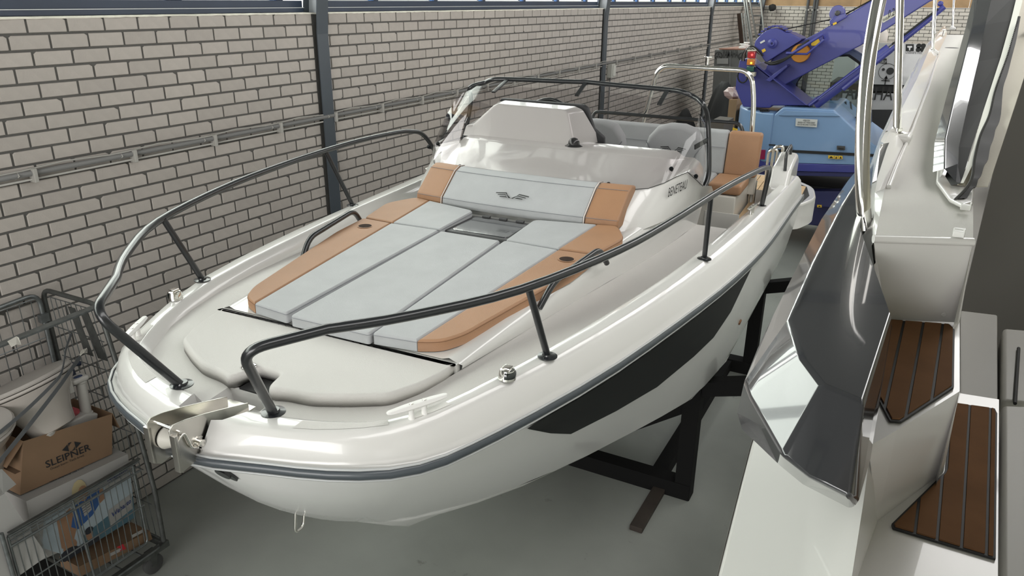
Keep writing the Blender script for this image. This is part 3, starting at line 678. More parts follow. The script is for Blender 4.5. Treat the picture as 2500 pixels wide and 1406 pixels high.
# ---- sun pads: each pad is a thing
hC = lambda s: .0335*(s-2.03)
TOP = -1.138
def pad(label, poly, seam=None, r=.03, t=.045, tan_first=False, cup=None, nm='sun_pad_cushion', grp='cushions of the bow sun pad'):
    """poly: plan outline (w,s) of the whole cushion; seam: list of parts [(poly, mat)]"""
    cx = sum(p[0] for p in poly)/len(poly); cy = sum(p[1] for p in poly)/len(poly)
    T = thing(nm, label, 'cushion', B.W(cx, cy, TOP-t+hC(cy)), grp)
    return T
def pad_piece(name, poly, m, T, r, t=.045, cup=None, st=None):
    hf = hC; o = slab(name, poly, TOP-t, TOP, m, T, inset=.010, hf=hf, rim=.010, r=r)
    if st: tube('stitching', [B.W(x, y, TOP-.0095+hC(y)) for x, y in rnd_poly(poly, r, 5)], .0011, st, T, n=5, closed=True)
    return o
def seamP(f, side): return side
# long side pads (tan outboard band + grey inner field); numbers: w, s
for sg, lb in ((-1, 'long grey sun pad with tan outer band and cup hole, on the wall side'), (1, 'long grey sun pad with tan outer band and cup hole, nearest the hull window side')):
    grey = [(.197, 2.03), (.372, 2.05), (.464, 3.135), (.182, 3.145)]
    tan = [(.374, 2.05), (.452, 2.085), (.498, 2.17), (.632, 2.90), (.645, 3.145), (.466, 3.135)]
    if sg > 0: lb = 'long grey sun pad with tan outer band and cup hole, under the near bow rail'
    T = pad(lb, [(sg*x, y) for x, y in grey+tan])
    pad_piece('grey_panel', [(sg*x, y) for x, y in grey], GREYV, T, [.012, .003, .003, .02], st=GREYS)
    pad_piece('tan_panel', [(sg*x, y) for x, y in tan], TANV, T, [.003, .05, .06, .04, .02, .003], st=TANS)
    cy = 3.03; c = B.W(sg*.551, cy, TOP+hC(cy))
    lathe('cup_hole', c, [(.040, .0015), (.036, .0012), (.034, -.002), (.033, -.030), (0, -.030)], TANV, T, ax=fl_ax, n=28)
    lathe('hole_shadow_disc', c, [(0, .0018), (.0335, .0018)], mat('hole_shadow_brown', (.045, .022, .012), .8), T, ax=fl_ax, n=28)  # flat dark disc over the mouth: the hole's shade put in as colour
T = pad('plain light grey middle sun pad between the two long pads', [(-.178, 2.02), (.182, 2.02), (.15, 3.14), (-.17, 3.14)])
pad_piece('grey_panel', [(-.170, 2.02), (.190, 2.02), (.165, 3.135), (-.165, 3.135)], GREYV, T, .014, st=GREYS)
for sg in (-1, 1):
    grey = [(.184, 3.158), (.462, 3.152), (.50, 3.575), (.178, 3.512)]
    tan = [(.464, 3.152), (.645, 3.16), (.694, 3.43), (.635, 3.55), (.60, 3.60), (.502, 3.575)]
    T = pad('short grey and tan sun pad under the backrest, left of the skylight' if sg < 0 else 'short grey and tan sun pad under the backrest, right of the skylight', [(sg*x, y) for x, y in grey+tan], grp='short cushions beside the deck hatch')
    pad_piece('grey_panel', [(sg*x, y) for x, y in grey], GREYV, T, [.012, .003, .003, .04], t=.055, st=GREYS)
    pad_piece('tan_panel', [(sg*x, y) for x, y in tan], TANV, T, [.003, .02, .05, .05, .03, .003], t=.055, st=TANS)
# deck hatch (skylight) between the short pads
dh = slab('deck_hatch', [(-.20, 3.20), (.20, 3.20), (.20, 3.52), (-.20, 3.52)], -1.150, -1.118, DGREY, boat, inset=.006, r=.03)
slab('hatch_pane', [(-.16, 3.22), (.16, 3.22), (.16, 3.48), (-.16, 3.48)], -1.1175, -1.114, mat('smoked_acrylic', (.025, .026, .03), .12, coat=1, var=.5, vscale=40), dh, inset=.004, r=.03)
for w_ in (-.10, 0, .10): box('hinge', B.W(w_, 3.505, -1.112), .045, .022, .012, DGREY, dh, .003, ax=fl_ax)
slab('hatch_coaming', [(-.27, 3.12), (.27, 3.12), (.27, 3.60), (-.27, 3.60)], -1.19, -1.146, GEL, boat, inset=.02, rim=.02, r=.05)
# ---- backrest of the sun pad
BR_ = thing('backrest_cushion', 'long grey backrest cushion with tan ends and a black winged logo', 'cushion', B.W(0, 3.72, -1.08))
def bfront(w_): return .07*(1-(w_/.62)**2)                    # plan curvature: the middle stands forward... towards the windscreen
def backpiece(name, w0, w1, m, n=8):
    rows = []
    for i in range(n+1):
        w_ = w0+(w1-w0)*i/n; c = -bfront(w_)+.035
        e = 0
        prof = [(3.60, -1.115), (3.582, -1.10), (3.588, -1.060), (3.745, -.942), (3.80, -.925), (3.86, -.935), (3.87, -.96), (3.70, -1.115)]
        rows.append([B.W(w_*(1+.02*(h+1.1)), s+c*(-1 if False else 1)*.6, h) for s, h in prof])
    g = grid_vf(rows, True); g = (g[0], g[1]+[tuple(range(8)), tuple(range(len(g[0])-1, len(g[0])-9, -1))])
    return mesh(name, *g, m, BR_, bevel=.012, seg=3, angle=60)
backpiece('grey_panel', -.425, .425, GREYV, 14); backpiece('tan_panel', .428, .605, TANV, 5); backpiece('tan_panel', -.605, -.428, TANV, 5)
for w_ in (-.4265, .4265):
    c = -bfront(w_)+.035
    tube('piping', [B.W(w_*(1+.02*(h+1.1)), s+c*.6-.002, h+.001) for s, h in [(3.580, -1.10), (3.586, -1.060), (3.743, -.940), (3.80, -.9225), (3.86, -.933)]], .0028, PIPING, BR_, n=6)
def wing(parent, org, right, up, size, m, name='wing_logo'):
    """small emblem: a V in the middle and three swept feathers each side"""
    R, U = V(right).normalized(), V(up).normalized(); N = R.cross(U).normalized(); polys = []
    def P(x, y): return V(org)+R*(x*size)+U*(y*size)+N*.0015
    for sg in (1, -1):
        for L in ([(.0, -.10), (.07, -.10), (.20, .09), (.52, .05), (.52, .02), (.21, .055), (.08, -.05)],
                  [(.14, -.03), (.22, .02), (.44, -.01), (.44, -.035), (.23, -.008)],
                  [(.10, -.09), (.17, -.05), (.36, -.07), (.36, -.095), (.17, -.085)]):
            q = [P(sg*x, y) for x, y in L]; polys.append(q if sg > 0 else q[::-1])
    return flat(name, polys, m, parent)
upv = (B.s*.157+B.h*.118).normalized()
wing(BR_, B.W(-.005, 3.645+(-bfront(0)+.035)*.6-.004, -1.010), B.n, upv, .19, BLKM)
tube('stitching', [B.W(w_, 3.586+(-bfront(w_)+.035)*.6, -1.064) for w_ in [-.60+.1*i for i in range(13)]], .0012, GREYS, BR_, n=5)
tube('stitching', [B.W(w_, 3.744+(-bfront(w_)+.035)*.6, -.9405) for w_ in [-.60+.1*i for i in range(13)]], .0012, GREYS, BR_, n=5)
# ---- console: front face, dash shelf and side wings
hb_ = {0: -.965}
bp = [(1290, 446, -.968), (1380, 458, -.965), (1455, 464.5, -.962), (1540, 463, -.958), (1584, 459.6, -.952), (1622, 446.8, -.935), (1651, 432, -.915), (1680, 420, -.895), (1690, 424, -.905), (1717.6, 454.5, -.985)]
base = [V(B.byh(x, y, h)) for x, y, h in bp]; base[0].x = 0
sl = [.0, .20, .34, .55, .63, .70, .75, .79, .80, .82]
fr_low = [V((q.x*1.0+(.0 if i < 4 else .03+.02*(i-4)), q.y-.03, min(q.z-.10, -1.06))) for i, q in enumerate(base)]
pts_l = [(0, 3.62), (.2, 3.62), (.36, 3.63), (.60, 3.66), (.70, 3.76), (.76, 3.95), (.80, 4.2), (.83, 4.4), (.84, 4.5), (.86, 4.75)]
cl = [V((a, b_, lerp([3.6, 4.2, 4.8], [-1.14, -1.12, -1.12])(b_))) for a, b_ in pts_l]
cm = [a.lerp(b_, .45)+V((.015 if i > 2 else 0, -.01, .02)) for i, (a, b_) in enumerate(zip(cl, base))]
con = sym('console', [cl, cm, base], GEL, angle=40)
# inner raised part behind the glass: steep face up to the dash shelf
dfp = [(0, 4.20, -.85), (.3, 4.215, -.85), (.55, 4.235, -.85), (.665, 4.27, -.855), (.70, 4.36, -.87), (.73, 4.52, -.89), (.76, 4.60, -.905), (.78, 4.62, -.92), (.785, 4.63, -.93), (.79, 4.72, -.98)]
df = [V(p) for p in dfp]
bi = [q+V((-.004 if i else 0, .006, .0)) for i, q in enumerate(base)]
sym('console_face', [base, bi, [a.lerp(b_, .5) for a, b_ in zip(bi, df)], df], GEL, angle=50)
dr = [V((min(q.x, .72), 4.50 if i < 5 else max(4.5, q.y), -.846 if i < 4 else q.z)) for i, q in enumerate(df)]
sym('dash_shelf', [df, [V((q.x*.985, q.y+.01, q.z+.006)) for q in df], dr], GEL, angle=50)
sym('dash_edge', [dr, [V((q.x, q.y+.02, q.z-.30)) for q in dr]], BLKM, smooth_=False)
# helm pod on the starboard side of the dash
pod_f = [(-.72, 4.36, -.855), (-.70, 4.37, -.79), (-.66, 4.385, -.785), (-.535, 4.44, -.66), (-.50, 4.445, -.648), (-.06, 4.445, -.652), (-.025, 4.44, -.665), (.045, 4.37, -.80), (.06, 4.35, -.855)]
pod_b = [(-.74, 4.60, -.86), (-.73, 4.60, -.775), (-.68, 4.60, -.765), (-.56, 4.57, -.652), (-.51, 4.565, -.640), (-.02, 4.565, -.643), (.03, 4.57, -.66), (.115, 4.60, -.80), (.13, 4.60, -.86)]
pv, pf_ = grid_vf([[B.W(*p) for p in pod_f], [B.W(*p) for p in pod_b]])
pod = mesh('helm_pod', pv+[], pf_+[tuple(range(9))], GEL, boat, bevel=.015, seg=3)
hp_ = [(-.70, -.80), (-.575, -.655), (-.56, -.636), (.02, -.638), (.05, -.655), (.10, -.78), (.17, -.83), (.175, -.90), (.13, -.96), (-.60, -.96)]
prism('instrument_panel', [B.W(a, 4.605, h) for a, h in hp_], B.s*.03+B.h*.005, mat('panel_charcoal', (.03, .032, .036), .5), boat, bevel=.006)
cp = lathe('compass', B.W(.075, 4.32, -.852), [(0, 0), (.052, 0), (.055, .008), (.045, .014), (.036, .02), (.033, .038), (.022, .052), (.008, .058), (0, .058)], mat('compass_black', (.02, .02, .021), .25, coat=.5), boat, ax=fl_ax)
# steering wheel behind the panel
wc = B.W(-.30, 4.76, -.80)
tube('steering_wheel', [wc+(B.n*math.cos(a)+(B.h*.9+B.s*.4)*math.sin(a))*.17 for a in [2*math.pi*k/24 for k in range(24)]], .014, BLK, boat, closed=True)
# ---- windscreen glass with its black frame
WSG = glass('windscreen_tint', (0.79, 0.77, 0.775), .8, 1.45)
gb = [base[0], base[1], base[2], base[3], base[4], base[5], base[6], base[7], base[9]]
tops = [(0, B.byh(1400, 218, -.54)[1]-.01, -.538)]+[B.byh(x, y, -.545) for x, y in ((1480, 224.6), (1540, 231), (1600, 238), (1632, 241), (1656, 244.5))]
tops = [V(p) for p in tops]+[V(B.byh(1684, 257, -.575)), V(B.byh(1706, 275, -.605)), V(B.bys(1722, 300, 4.83))]
tops[1].x = max(tops[1].x, .1)
gb = [q+V((0, -.012, .004)) for q in gb]
ws = sym('windscreen', [gb, [a.lerp(b_, .5)+V((.012 if i > 3 else 0, -.008, 0)) for i, (a, b_) in enumerate(zip(gb, tops))], tops], WSG, angle=60)
sym('windscreen_edge', [[q+V((0, 0, 0)) for q in gb[:]], [q+V((0, -.002, -.004)) for q in gb]], BLKM, ws)
# frame tube
ftp = [(1400, 198, -.505), (1495, 206.7, -.508), (1591, 215, -.512), (1640, 220, -.515), (1668, 225, -.52), (1695, 237, -.545), (1716, 255, -.575)]
fp = [V(B.byh(*p)) for p in ftp]; fp = [V((0, fp[0].y-.02, -.503))]+[q for q in fp if q.x > .05]
e = fp[-1]; sE = e.y+.03
fp += [V(B.bys(1727, 285, sE+.03)), V(B.bys(1730.5, 340, sE+.03)), V(B.bys(1731.5, 405, sE)), V(B.bys(1728, 436, sE-.03)), V(B.bys(1717, 461, sE-.10))]
half = crv(fp, 4); full_ = [mir(q) for q in reversed(half)][:-1]+half
fr = tube('windscreen_frame', [WT(q) for q in full_], .0145, BLK, boat, n=12)
for w_, in ((-.545,), (0.0,), (.545,)):
    k = min(range(len(half)), key=lambda i: abs(half[i].x-abs(w_))); q = half[k]; q = V((math.copysign(q.x, w_) if w_ else 0, q.y, q.z))
    g_ = min(tops, key=lambda p: abs(p.x-abs(w_))); tgt = V((w_*1.0, g_.y-.035, g_.z-.035))
    p0, p1 = WT(q), WT(tgt); dd = (p1-p0); ax_ = axes(dd, B.n); box('bracket', (p0+p1)/2, .028, .010, dd.length, BLK, fr, .003, ax=ax_)
for i, sgk in ((7, 1),):
    for sg in (1, -1):
        q = fp[-4]; p0 = WT(V((sg*q.x, q.y, q.z))); p1 = WT(V((sg*(q.x-.05), q.y-.14, q.z-.03))); dd = p1-p0; box('bracket', (p0+p1)/2, .03, .008, dd.length, BLK, fr, .002, ax=axes(dd, B.h))
# fixing knobs along the foot of the glass
for q in [base[0]]+[x for sg in (1, -1) for x in (V((sg*.459, 3.878, -.958)), V((sg*base[6].x*.965, base[6].y, base[6].z+.03)), V((sg*(base[9].x-.03), base[9].y-.07, base[9].z+.055)))]:
    lathe('glass_knob', WT(q)+B.h*.012-B.s*.014, [(.006, -.014), (.006, 0), (.012, .004), (.012, .012), (.008, .017), (0, .018)], BLKG, ws, n=16, ax=axes(B.h*.6-B.s*.8))
# lettering on the console side, port (as in the photo) 
cbv = BVHTree.FromPolygons([v.co+root_loc(boat) for v in con.data.vertices], [tuple(p.vertices) for p in con.data.polygons])
def chit(x, y):
    r = ray(x, y).normalized(); l, n_, i, d = cbv.ray_cast(CAM, r); return (l, n_ if n_.dot(r) < 0 else -n_) if l else (PD(x, y, 4.8), -r)
l0, n0 = chit(1627, 484); l1, n1 = chit(1673, 462); l2, n2 = chit(1627, 470)
text('maker_lettering', 'BENETEAU', l0+n0*.012, (l1-l0), (l2-l0).cross(l1-l0).cross(l1-l0)*-1 if False else B.h, (l1-l0).length*.24, BLKM, boat, width=(l1-l0).length*1.0, shear=.12, bold=.0)
# ---- helm seats
def seat(wc_, sc, label):
    T = thing('helm_seat', label, 'seat', B.W(wc_, sc+.1, -1.78), 'helm seats behind the windscreen')
    def P(w_, s_, h_): return B.W(wc_+w_, sc+s_, h_)
    prof = [(-.20, -1.28), (-.225, -1.12), (-.215, -1.0), (-.19, -.90), (-.13, -.825), (-.05, -.80), (.05, -.80), (.13, -.825), (.19, -.90), (.215, -1.0), (.225, -1.12), (.20, -1.28)]
    n = len(prof); rows = []
    for ds, sc_ in ((-.050, .84), (-.045, .91), (-.03, .975), (0.0, 1.0), (.05, .98), (.06, .9)):
        rows.append([P(w_*sc_, ds+(h_+1.28)*.12, -1.04+(h_+1.04)*sc_) for w_, h_ in prof])
    g = grid_vf(rows, True); g = (g[0], g[1]+[tuple(range(n)), tuple(range(len(g[0])-1, len(g[0])-n-1, -1))])
    bk = mesh('backrest', *g, GREYV, T, smooth=True, angle=60, wn=True)
    for sg in (1, -1):
        tube('seam', [P(sg*w_, -.050+(h_+1.28)*.12, h_) for w_, h_ in ((.195, -.93), (.155, -.99), (.135, -1.06), (.13, -1.16), (.12, -1.25))], .003, GREYS, T, n=5)
    tube('seam', [P(w_, -.050+(-1.10+1.28)*.12, -1.10) for w_ in (-.12, 0, .12)], .003, GREYS, T, n=5)
    wing(T, P(0, -.050+.0378-.004, -.965), B.n, B.h+B.s*.12, .17, BLKM)
    mesh('seat_cushion', *box_vf(P(0, -.18, -1.28), .44, .42, .14, (B.n, B.s, B.h)), GREYV, T, bevel=.04, seg=4)
    lathe('pedestal', P(0, -.1, -1.77), [(.16, 0), (.16, .02), (.05, .03), (.05, .42), (.12, .43)], SATIN, T, ax=fl_ax)
    return T
seat(.48, 5.2, 'grey helm seat with winged logo, the one nearer to the tan edged bench')
seat(-.055, 5.10, 'grey helm seat with winged logo, half hidden behind the helm pod')
# ---- stern bench: white box, grey and tan cushions
sb_ = 5.45
def bq(x, y, s): return V(B.bys(x, y, s))
bench = mesh('bench_box', *join(box_vf(B.W(.26, 5.62, -1.53), 1.32, .62, .50, (B.n, B.s, B.h)), box_vf(B.W(.28, 5.88, -1.17), 1.38, .06, .42, (B.n, B.s, B.h))), mat('bench_cream', (.66, .63, .57), .35, coat=.3), boat, bevel=.012)
for w_ in (.1, .72): prism('bench_door', [B.W(w_, 5.303, -1.74), B.W(w_+.24, 5.303, -1.74), B.W(w_+.24, 5.303, -1.40), B.W(w_, 5.303, -1.40)], B.s*.006, mat('bench_door_white', (.68, .66, .62), .3), bench, bevel=.003)
bc = thing('bench_backrest_cushion', 'upright stern bench cushion, grey with a tan right end', 'cushion', B.W(.3, 5.8, -1.2))
def cush(name, w0, w1, s0, s1, h0, h1, m, T, lean=0.0, bv=.02):
    vs, fs = box_vf(V((0, 0, 0)), 1, 1, 1); o = []
    for v in vs: a, b_, c = v.x+.5, v.y+.5, v.z+.5; o.append(B.W(w0+(w1-w0)*a, s0+(s1-s0)*b_+lean*c, h0+(h1-h0)*c))
    return mesh(name, o, fs, m, T, bevel=bv, seg=3)
cush('grey_panel', -.38, .745, 5.70, 5.80, -1.22, -.905, GREYV, bc, .06); cush('tan_panel', .748, .985, 5.70, 5.80, -1.22, -.905, TANV, bc, .06)
tube('seam', [B.W(w_, 5.722, -1.02) for w_ in (-.37, .2, .74)], .002, GREYS, bc, n=5)
bs_ = thing('bench_seat_cushion', 'flat stern bench seat cushion, grey with a tan right end', 'cushion', B.W(.3, 5.5, -1.28))
cush('grey_panel', -.38, .715, 5.32, 5.69, -1.275, -1.20, GREYV, bs_); cush('tan_panel', .718, .945, 5.32, 5.69, -1.275, -1.20, TANV, bs_)
prism('bench_latch', [B.W(.66, 5.29, -1.335), B.W(.76, 5.29, -1.335), B.W(.75, 5.29, -1.285), B.W(.67, 5.29, -1.285)], B.s*.03, WHP, bench, bevel=.003)
tube('bench_rail', [WT(q) for q in fillet([(-.36, 5.86, -.95), (-.36, 5.9, -.86), (.80, 5.9, -.86), (.84, 5.88, -.95)], .06, 5)], .014, BLK, boat)
# ---- stainless ski arch
ar = [V(B.bys(x, y, 6.0)) for x, y in ((1568, 305), (1590, 225), (1608, 160), (1835, 172), (1841, 250), (1832, 372))]
ar = [V((ar[0].x-.03, 6.0, -1.35))]+ar+[V((ar[-1].x+.0, 5.97, -1.35))]
arch = tube('ski_arch', [WT(q) for q in fillet(ar, .13, 8)], .0185, CHROME, boat, n=16)
k_ = V(B.bys(1727, 158, 6.0)); lathe('light_socket', WT(k_), [(.010, 0), (.010, .045), (.03, .05), (.03, .058), (0, .06)], CHROME, arch, ax=fl_ax)
for x in (1826, 1838): q = V(B.bys(x, 500, 5.9)); tube('gate_bracket', [B.W(q.x, 5.9, -1.50), B.W(q.x, 5.9, -1.28)], .012, CHROME, boat)
# ---- stern quarter, grab rail, teak platform with single planks
TEAK = mat('bright_teak', (.52, .36, .21), .55, var=.12, vscale=12, island=.12); CAULK = mat('black_caulk', (.015, .015, .015), .6)
for sg in (1, -1):
    qv = [(1.235, 5.55, -1.16), (1.19, 5.60, -1.10), (1.19, 5.98, -1.05), (1.23, 6.10, -1.10), (1.24, 6.13, -1.35)]
    prism('quarter_block', [B.W(sg*(a-.12 if False else a), b_, h) for a, b_, h in [(1.235, 5.50, -1.215), (1.235, 5.62, -1.10), (1.235, 5.98, -1.055), (1.235, 6.10, -1.10), (1.235, 6.12, -1.36), (1.235, 5.50, -1.36)]], B.n*(-sg*.14), GEL, boat, bevel=.03, seg=3)
    tube('grab_rail', [B.W(sg*q[0], q[1], q[2]) for q in fillet([(1.19, 5.60, -1.12), (1.18, 5.63, -1.0), (1.18, 5.90, -.985), (1.18, 5.94, -1.06)], .04, 5)], .011, BLK, boat)
plat = slab('swim_platform', [(-1.28, 6.02), (1.28, 6.02), (1.39, 6.35), (1.34, 6.75), (1.12, 7.05), (-1.12, 7.05), (-1.34, 6.75), (-1.39, 6.35)], -1.66, -1.46, GEL, boat, inset=.02, rim=.02, r=.12)
cf = mesh('caulked_deck', *prism_vf([B.W(a, b_, -1.4585) for a, b_ in [(.93, 5.35), (1.08, 5.35), (1.12, 6.10), (1.30, 6.15), (1.33, 6.40), (1.28, 6.72), (1.08, 6.98), (-1.0, 6.98), (-1.0, 6.05), (.93, 6.05)]], -B.h*.01), CAULK, boat)
w_ = -.98
while w_ < 1.26:
    for s0, s1 in (((5.37, 6.0),) if .93 < w_ < 1.02 else ())+((6.07 if w_ < 1.05 else 6.18, 6.50), (6.505, 6.95 if w_ < 1.02 else 6.95-(w_-1.0)*1.2)):
        box('plank', B.W(w_+.026, (s0+s1)/2, -1.453), .052, s1-s0, .010, TEAK, cf, .001, ax=fl_ax)
    w_ += .058
tube('ladder_handle', fillet([B.W(1.02, 6.3, -1.45), B.W(1.02, 6.28, -1.08), B.W(1.09, 6.28, -1.06), B.W(1.09, 6.3, -1.45)], .04, 6), .012, CHROME, boat)
tube('ladder_handle', fillet([B.W(.99, 6.3, -1.45), B.W(.985, 6.28, -1.11), B.W(1.05, 6.28, -1.09), B.W(1.05, 6.3, -1.45)], .03, 6), .010, CHROME, boat)
# ---- starboard gunwale fitting seen past the backrest
# ---- cradle under the hull: black steel frame, wooden bunks
CRB = mat('cradle_black', (.006, .006, .006), .85, spec=.2)
cr_ = thing('boat_cradle', 'black steel cradle standing on the floor under the white motorboat', 'cradle', (2.6, 4.9, 0))
def beam(name, a, b_, w1, w2, m, p, up=(0, 0, 1)):
    a, b_ = V(a), V(b_); d = b_-a; return mesh(name, *box_vf((a+b_)/2, w1, w2, d.length, axes(d, up if abs(d.normalized().dot(V(up))) < .9 else (1, 0, 0))), m, p, bevel=.003)
pf0 = PZ(1670, 1190, .06)
for dy in (0, 2.1):
    y0 = pf0.y+dy
    beam('cross_beam', (.95, y0, .06), (3.25, y0, .06), .12, .12, CRB, cr_)
    for x0, xt in ((3.20, 3.24), (1.0, .98)):
        beam('upright', (x0, y0, .0), (x0, y0, 1.02), .11, .11, CRB, cr_)
        beam('arm', (x0+(.38 if x0 > 2 else -.38)*.9, y0+.02, .93), (x0-(.45 if x0 > 2 else -.45), y0+.02, .70), .10, .10, CRB, cr_)
        beam('brace', (x0, y0, .72), (x0-(.85 if x0 > 2 else -.85), y0, .12), .07, .07, CRB, cr_)
    beam('keel_block', (1.9, y0, .14), (2.35, y0, .14), .30, .16, CRB, cr_) if False else None
for x0 in (1.15, 3.0): beam('runner', (x0, pf0.y, .06), (x0, pf0.y+2.1, .06), .10, .10, CRB, cr_)
for x0, zz in ((2.98, .80), (1.25, .80)): beam('bunk', (x0, pf0.y-.2, zz), (x0, pf0.y+2.5, zz-.02), .14, .10, mat('dark_bunk_wood', (.07, .035, .022), .8), cr_)
pk = thing('floor_plank', 'short dark wooden plank lying on the grey floor in front of the cradle post', 'plank', PZ(1580, 1245, 0))
a_, b_ = PZ(1552, 1292, .02), PZ(1618, 1180, .02); d = b_-a_; mesh('plank', *box_vf((a_+b_)/2+V((0, 0, .0)), .085, .04, d.length, axes(d, (1, 0, 0))), mat('plank_dark', (.045, .035, .028), .85, var=.3, vscale=5), pk, bevel=.004)
# ================================================================== THE BOAT ON THE RIGHT (the photographer leans over it)
Q = Frame(2.71, 0.0, 0.0)
def qh(x, y, h): return Q.W(*Q.byh(x, y, h))
GEL2 = mat('sport_boat_white', (0.69, 0.675, 0.655), 0.25, coat=0.5, var=.02, vscale=2)
GEL2N = mat('sport_boat_nonskid', (0.56, 0.545, 0.51), 0.55, bump=.4, bscale=700)
WINGM = mat('charcoal_metallic_paint', (0.045, 0.045, 0.05), 0.2, .2, coat=.8)
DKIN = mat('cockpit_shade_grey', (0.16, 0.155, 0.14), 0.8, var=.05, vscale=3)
DKT = mat('oiled_teak', (0.17, 0.085, 0.04), .85, spec=.15, var=.15, vscale=10, island=.1)
sport = thing('sport_boat', 'white sport boat at the right with charcoal side fin, teak steps and steel stanchions', 'boat', Q.W(.2, 2.5, -3.189))
# hull side and gunwale, outer edge to inner edge
go = [(1560, 1900, -.80), (1690, 1600, -.78), (1750, 1406, -.76), (1795, 1230, -.735), (1832, 1088, -.72), (1870, 965, -.69), (1945, 780, -.63), (2035, 600, -.56), (2110, 445, -.485), (2145, 345, -.43), (2205, 215, -.385), (2262, 110, -.33), (2300, 68, -.29)]
gc = [(1900, 1900, -.76), (1945, 1600, -.735), (1965, 1406, -.715), (1982, 1200, -.69), (2000, 1080, -.66), (2035, 930, -.62), (2060, 780, -.57), (2085, 600, -.505), (2125, 440, -.445), (2150, 345, -.40), (2215, 212, -.36), (2267, 105, -.31), (2303, 64, -.275)]
gi = [(2050, 1900, -.74), (2070, 1600, -.71), (2080, 1406, -.69), (2107, 1232, -.665), (2125, 1100, -.64), (2145, 940, -.60), (2150, 780, -.54), (2128, 600, -.46), (2136, 470, -.415), (2158, 350, -.375), (2240, 190, -.345), (2276, 103, -.30), (2308, 62, -.265)]
O_ = [qh(*p) for p in go]; C_ = [qh(*p) for p in gc]; I_ = [qh(*p) for p in gi]
low_ = [p+Q.n*(.05+.02*i/12)-Q.h*.28 for i, p in enumerate(O_)]; bot_ = [V((p.x+.55, p.y, .75)) for p in O_]
mesh('hull_side', *grid_vf([bot_, low_, [p-Q.h*.05+Q.n*.004 for p in O_], O_]), GEL2, sport, smooth=True, angle=30)
mesh('gunwale', *grid_vf([[p-Q.h*.006 for p in O_], [a.lerp(b_, .06)+Q.h*.006 for a, b_ in zip(O_, C_)], [a.lerp(b_, .94) for a, b_ in zip(O_, C_)], C_, [a.lerp(b_, .1) for a, b_ in zip(C_, I_)], I_]), GEL2, sport, smooth=True, angle=18)
# side deck and its step-down
deckL = [(2136, 583), (2146, 520), (2160, 460), (2185, 400), (2222, 318), (2262, 215), (2290, 130), (2312, 85)]
hq = [-.42, -.42, -.42, -.42, -.42, -.39, -.35, -.31]
DL = [qh(x, y, h) for (x, y), h in zip(deckL, hq)]
DR = [qh(x, y, h) for (x, y), h in zip([(2376, 591), (2376, 530), (2376, 470), (2350, 420), (2345, 330), (2360, 215), (2365, 130), (2372, 85)], hq)]
mesh('side_deck', *grid_vf([DL, [a.lerp(b_, .5) for a, b_ in zip(DL, DR)], DR]), GEL2N, sport)
k0 = I_[7:]; mesh('bulwark_inside', *grid_vf([[I_[7], I_[8], I_[9], I_[10], I_[11], I_[12]], [DL[0], DL[2], DL[3], DL[5], DL[6], DL[7]]]), GEL2, sport, smooth=True)
for a, b_ in ((.10, .0), ): tube('deck_edge_bead', [p.lerp(q, .045)+Q.h*.004 for p, q in zip(DL[2:7], DR[2:7])], .006, GEL2, sport, n=8)
deck_front = [qh(2132, 583, -.42), qh(2376, 591, -.42), qh(2342, 787, -.60), qh(2165, 780, -.60)]
tube('deck_nosing', deck_front[:2], .008, GEL2, sport); rz = mesh('deck_riser', deck_front, [(0, 1, 2, 3)], GEL2, sport)
for x, y in ((2312, 657), (2303, 766)):
    t_ = (y-590)/195; P_ = PD(x, y, 1); c = qh(x, y, -.42-.18*t_); n_ = (deck_front[1]-deck_front[0]).cross(deck_front[3]-deck_front[0]).normalized(); n_ = n_ if n_.dot(ray(x, y)) < 0 else -n_
    lathe('screw_cap', c, [(.0065, 0), (.0065, .002), (.004, .004), (0, .0035)], WHP, rz, n=16, ax=axes(n_))
# step one, sloping riser, landing
s1 = [qh(x, y, -.605) for x, y in ((2120, 780), (2343, 786), (2343, 955), (2190, 1050), (2120, 1090))]
mesh('upper_step', s1, [tuple(range(5))], GEL2, sport)
def planks(name, outline, seams, m, par, h, lift=.006):
    """teak plate cut into planks by seam lines (pixel pairs) in the plane h"""
    poly = [Q.byh(x, y, h)[:2] for x, y in outline]; base_ = mesh(name, *prism_vf([Q.W(a, b_, h+.003) for a, b_ in poly], -Q.h*.004), CAULK, par)
    sm = [(Q.byh(*a, h)[:2], Q.byh(*b_, h)[:2]) for a, b_ in seams]
    inner = poly
    A_ = sum(inner[i][0]*inner[(i+1) % len(inner)][1]-inner[(i+1) % len(inner)][0]*inner[i][1] for i in range(len(inner)))
    if A_ < 0: inner = inner[::-1]
    inner = off_in(inner, .0035)
    def clip(pg, p, d, side, off):                             # keep the side of a line
        out_ = []; nx, ny = -d[1]*side, d[0]*side
        f = lambda q: (q[0]-p[0])*nx+(q[1]-p[1])*ny-off
        for i in range(len(pg)):
            a, b_ = pg[i], pg[(i+1) % len(pg)]; fa, fb = f(a), f(b_)
            if fa >= 0: out_.append(a)
            if (fa >= 0) != (fb >= 0): t = fa/(fa-fb); out_.append((a[0]+(b_[0]-a[0])*t, a[1]+(b_[1]-a[1])*t))
        return out_
    L_ = []
    for a, b_ in sm:
        d = (b_[0]-a[0], b_[1]-a[1]); l = math.hypot(*d); L_.append((a, (d[0]/l, d[1]/l)))
    for i in range(len(L_)+1):
        pg = inner
        if i > 0: pg = clip(pg, *L_[i-1], -1, .0022)
        if i < len(L_): pg = clip(pg, *L_[i], 1, .0022)
        if len(pg) > 2: prism('plank', [Q.W(a, b_, h+lift) for a, b_ in pg], -Q.h*.006, m, base_, bevel=.0012)
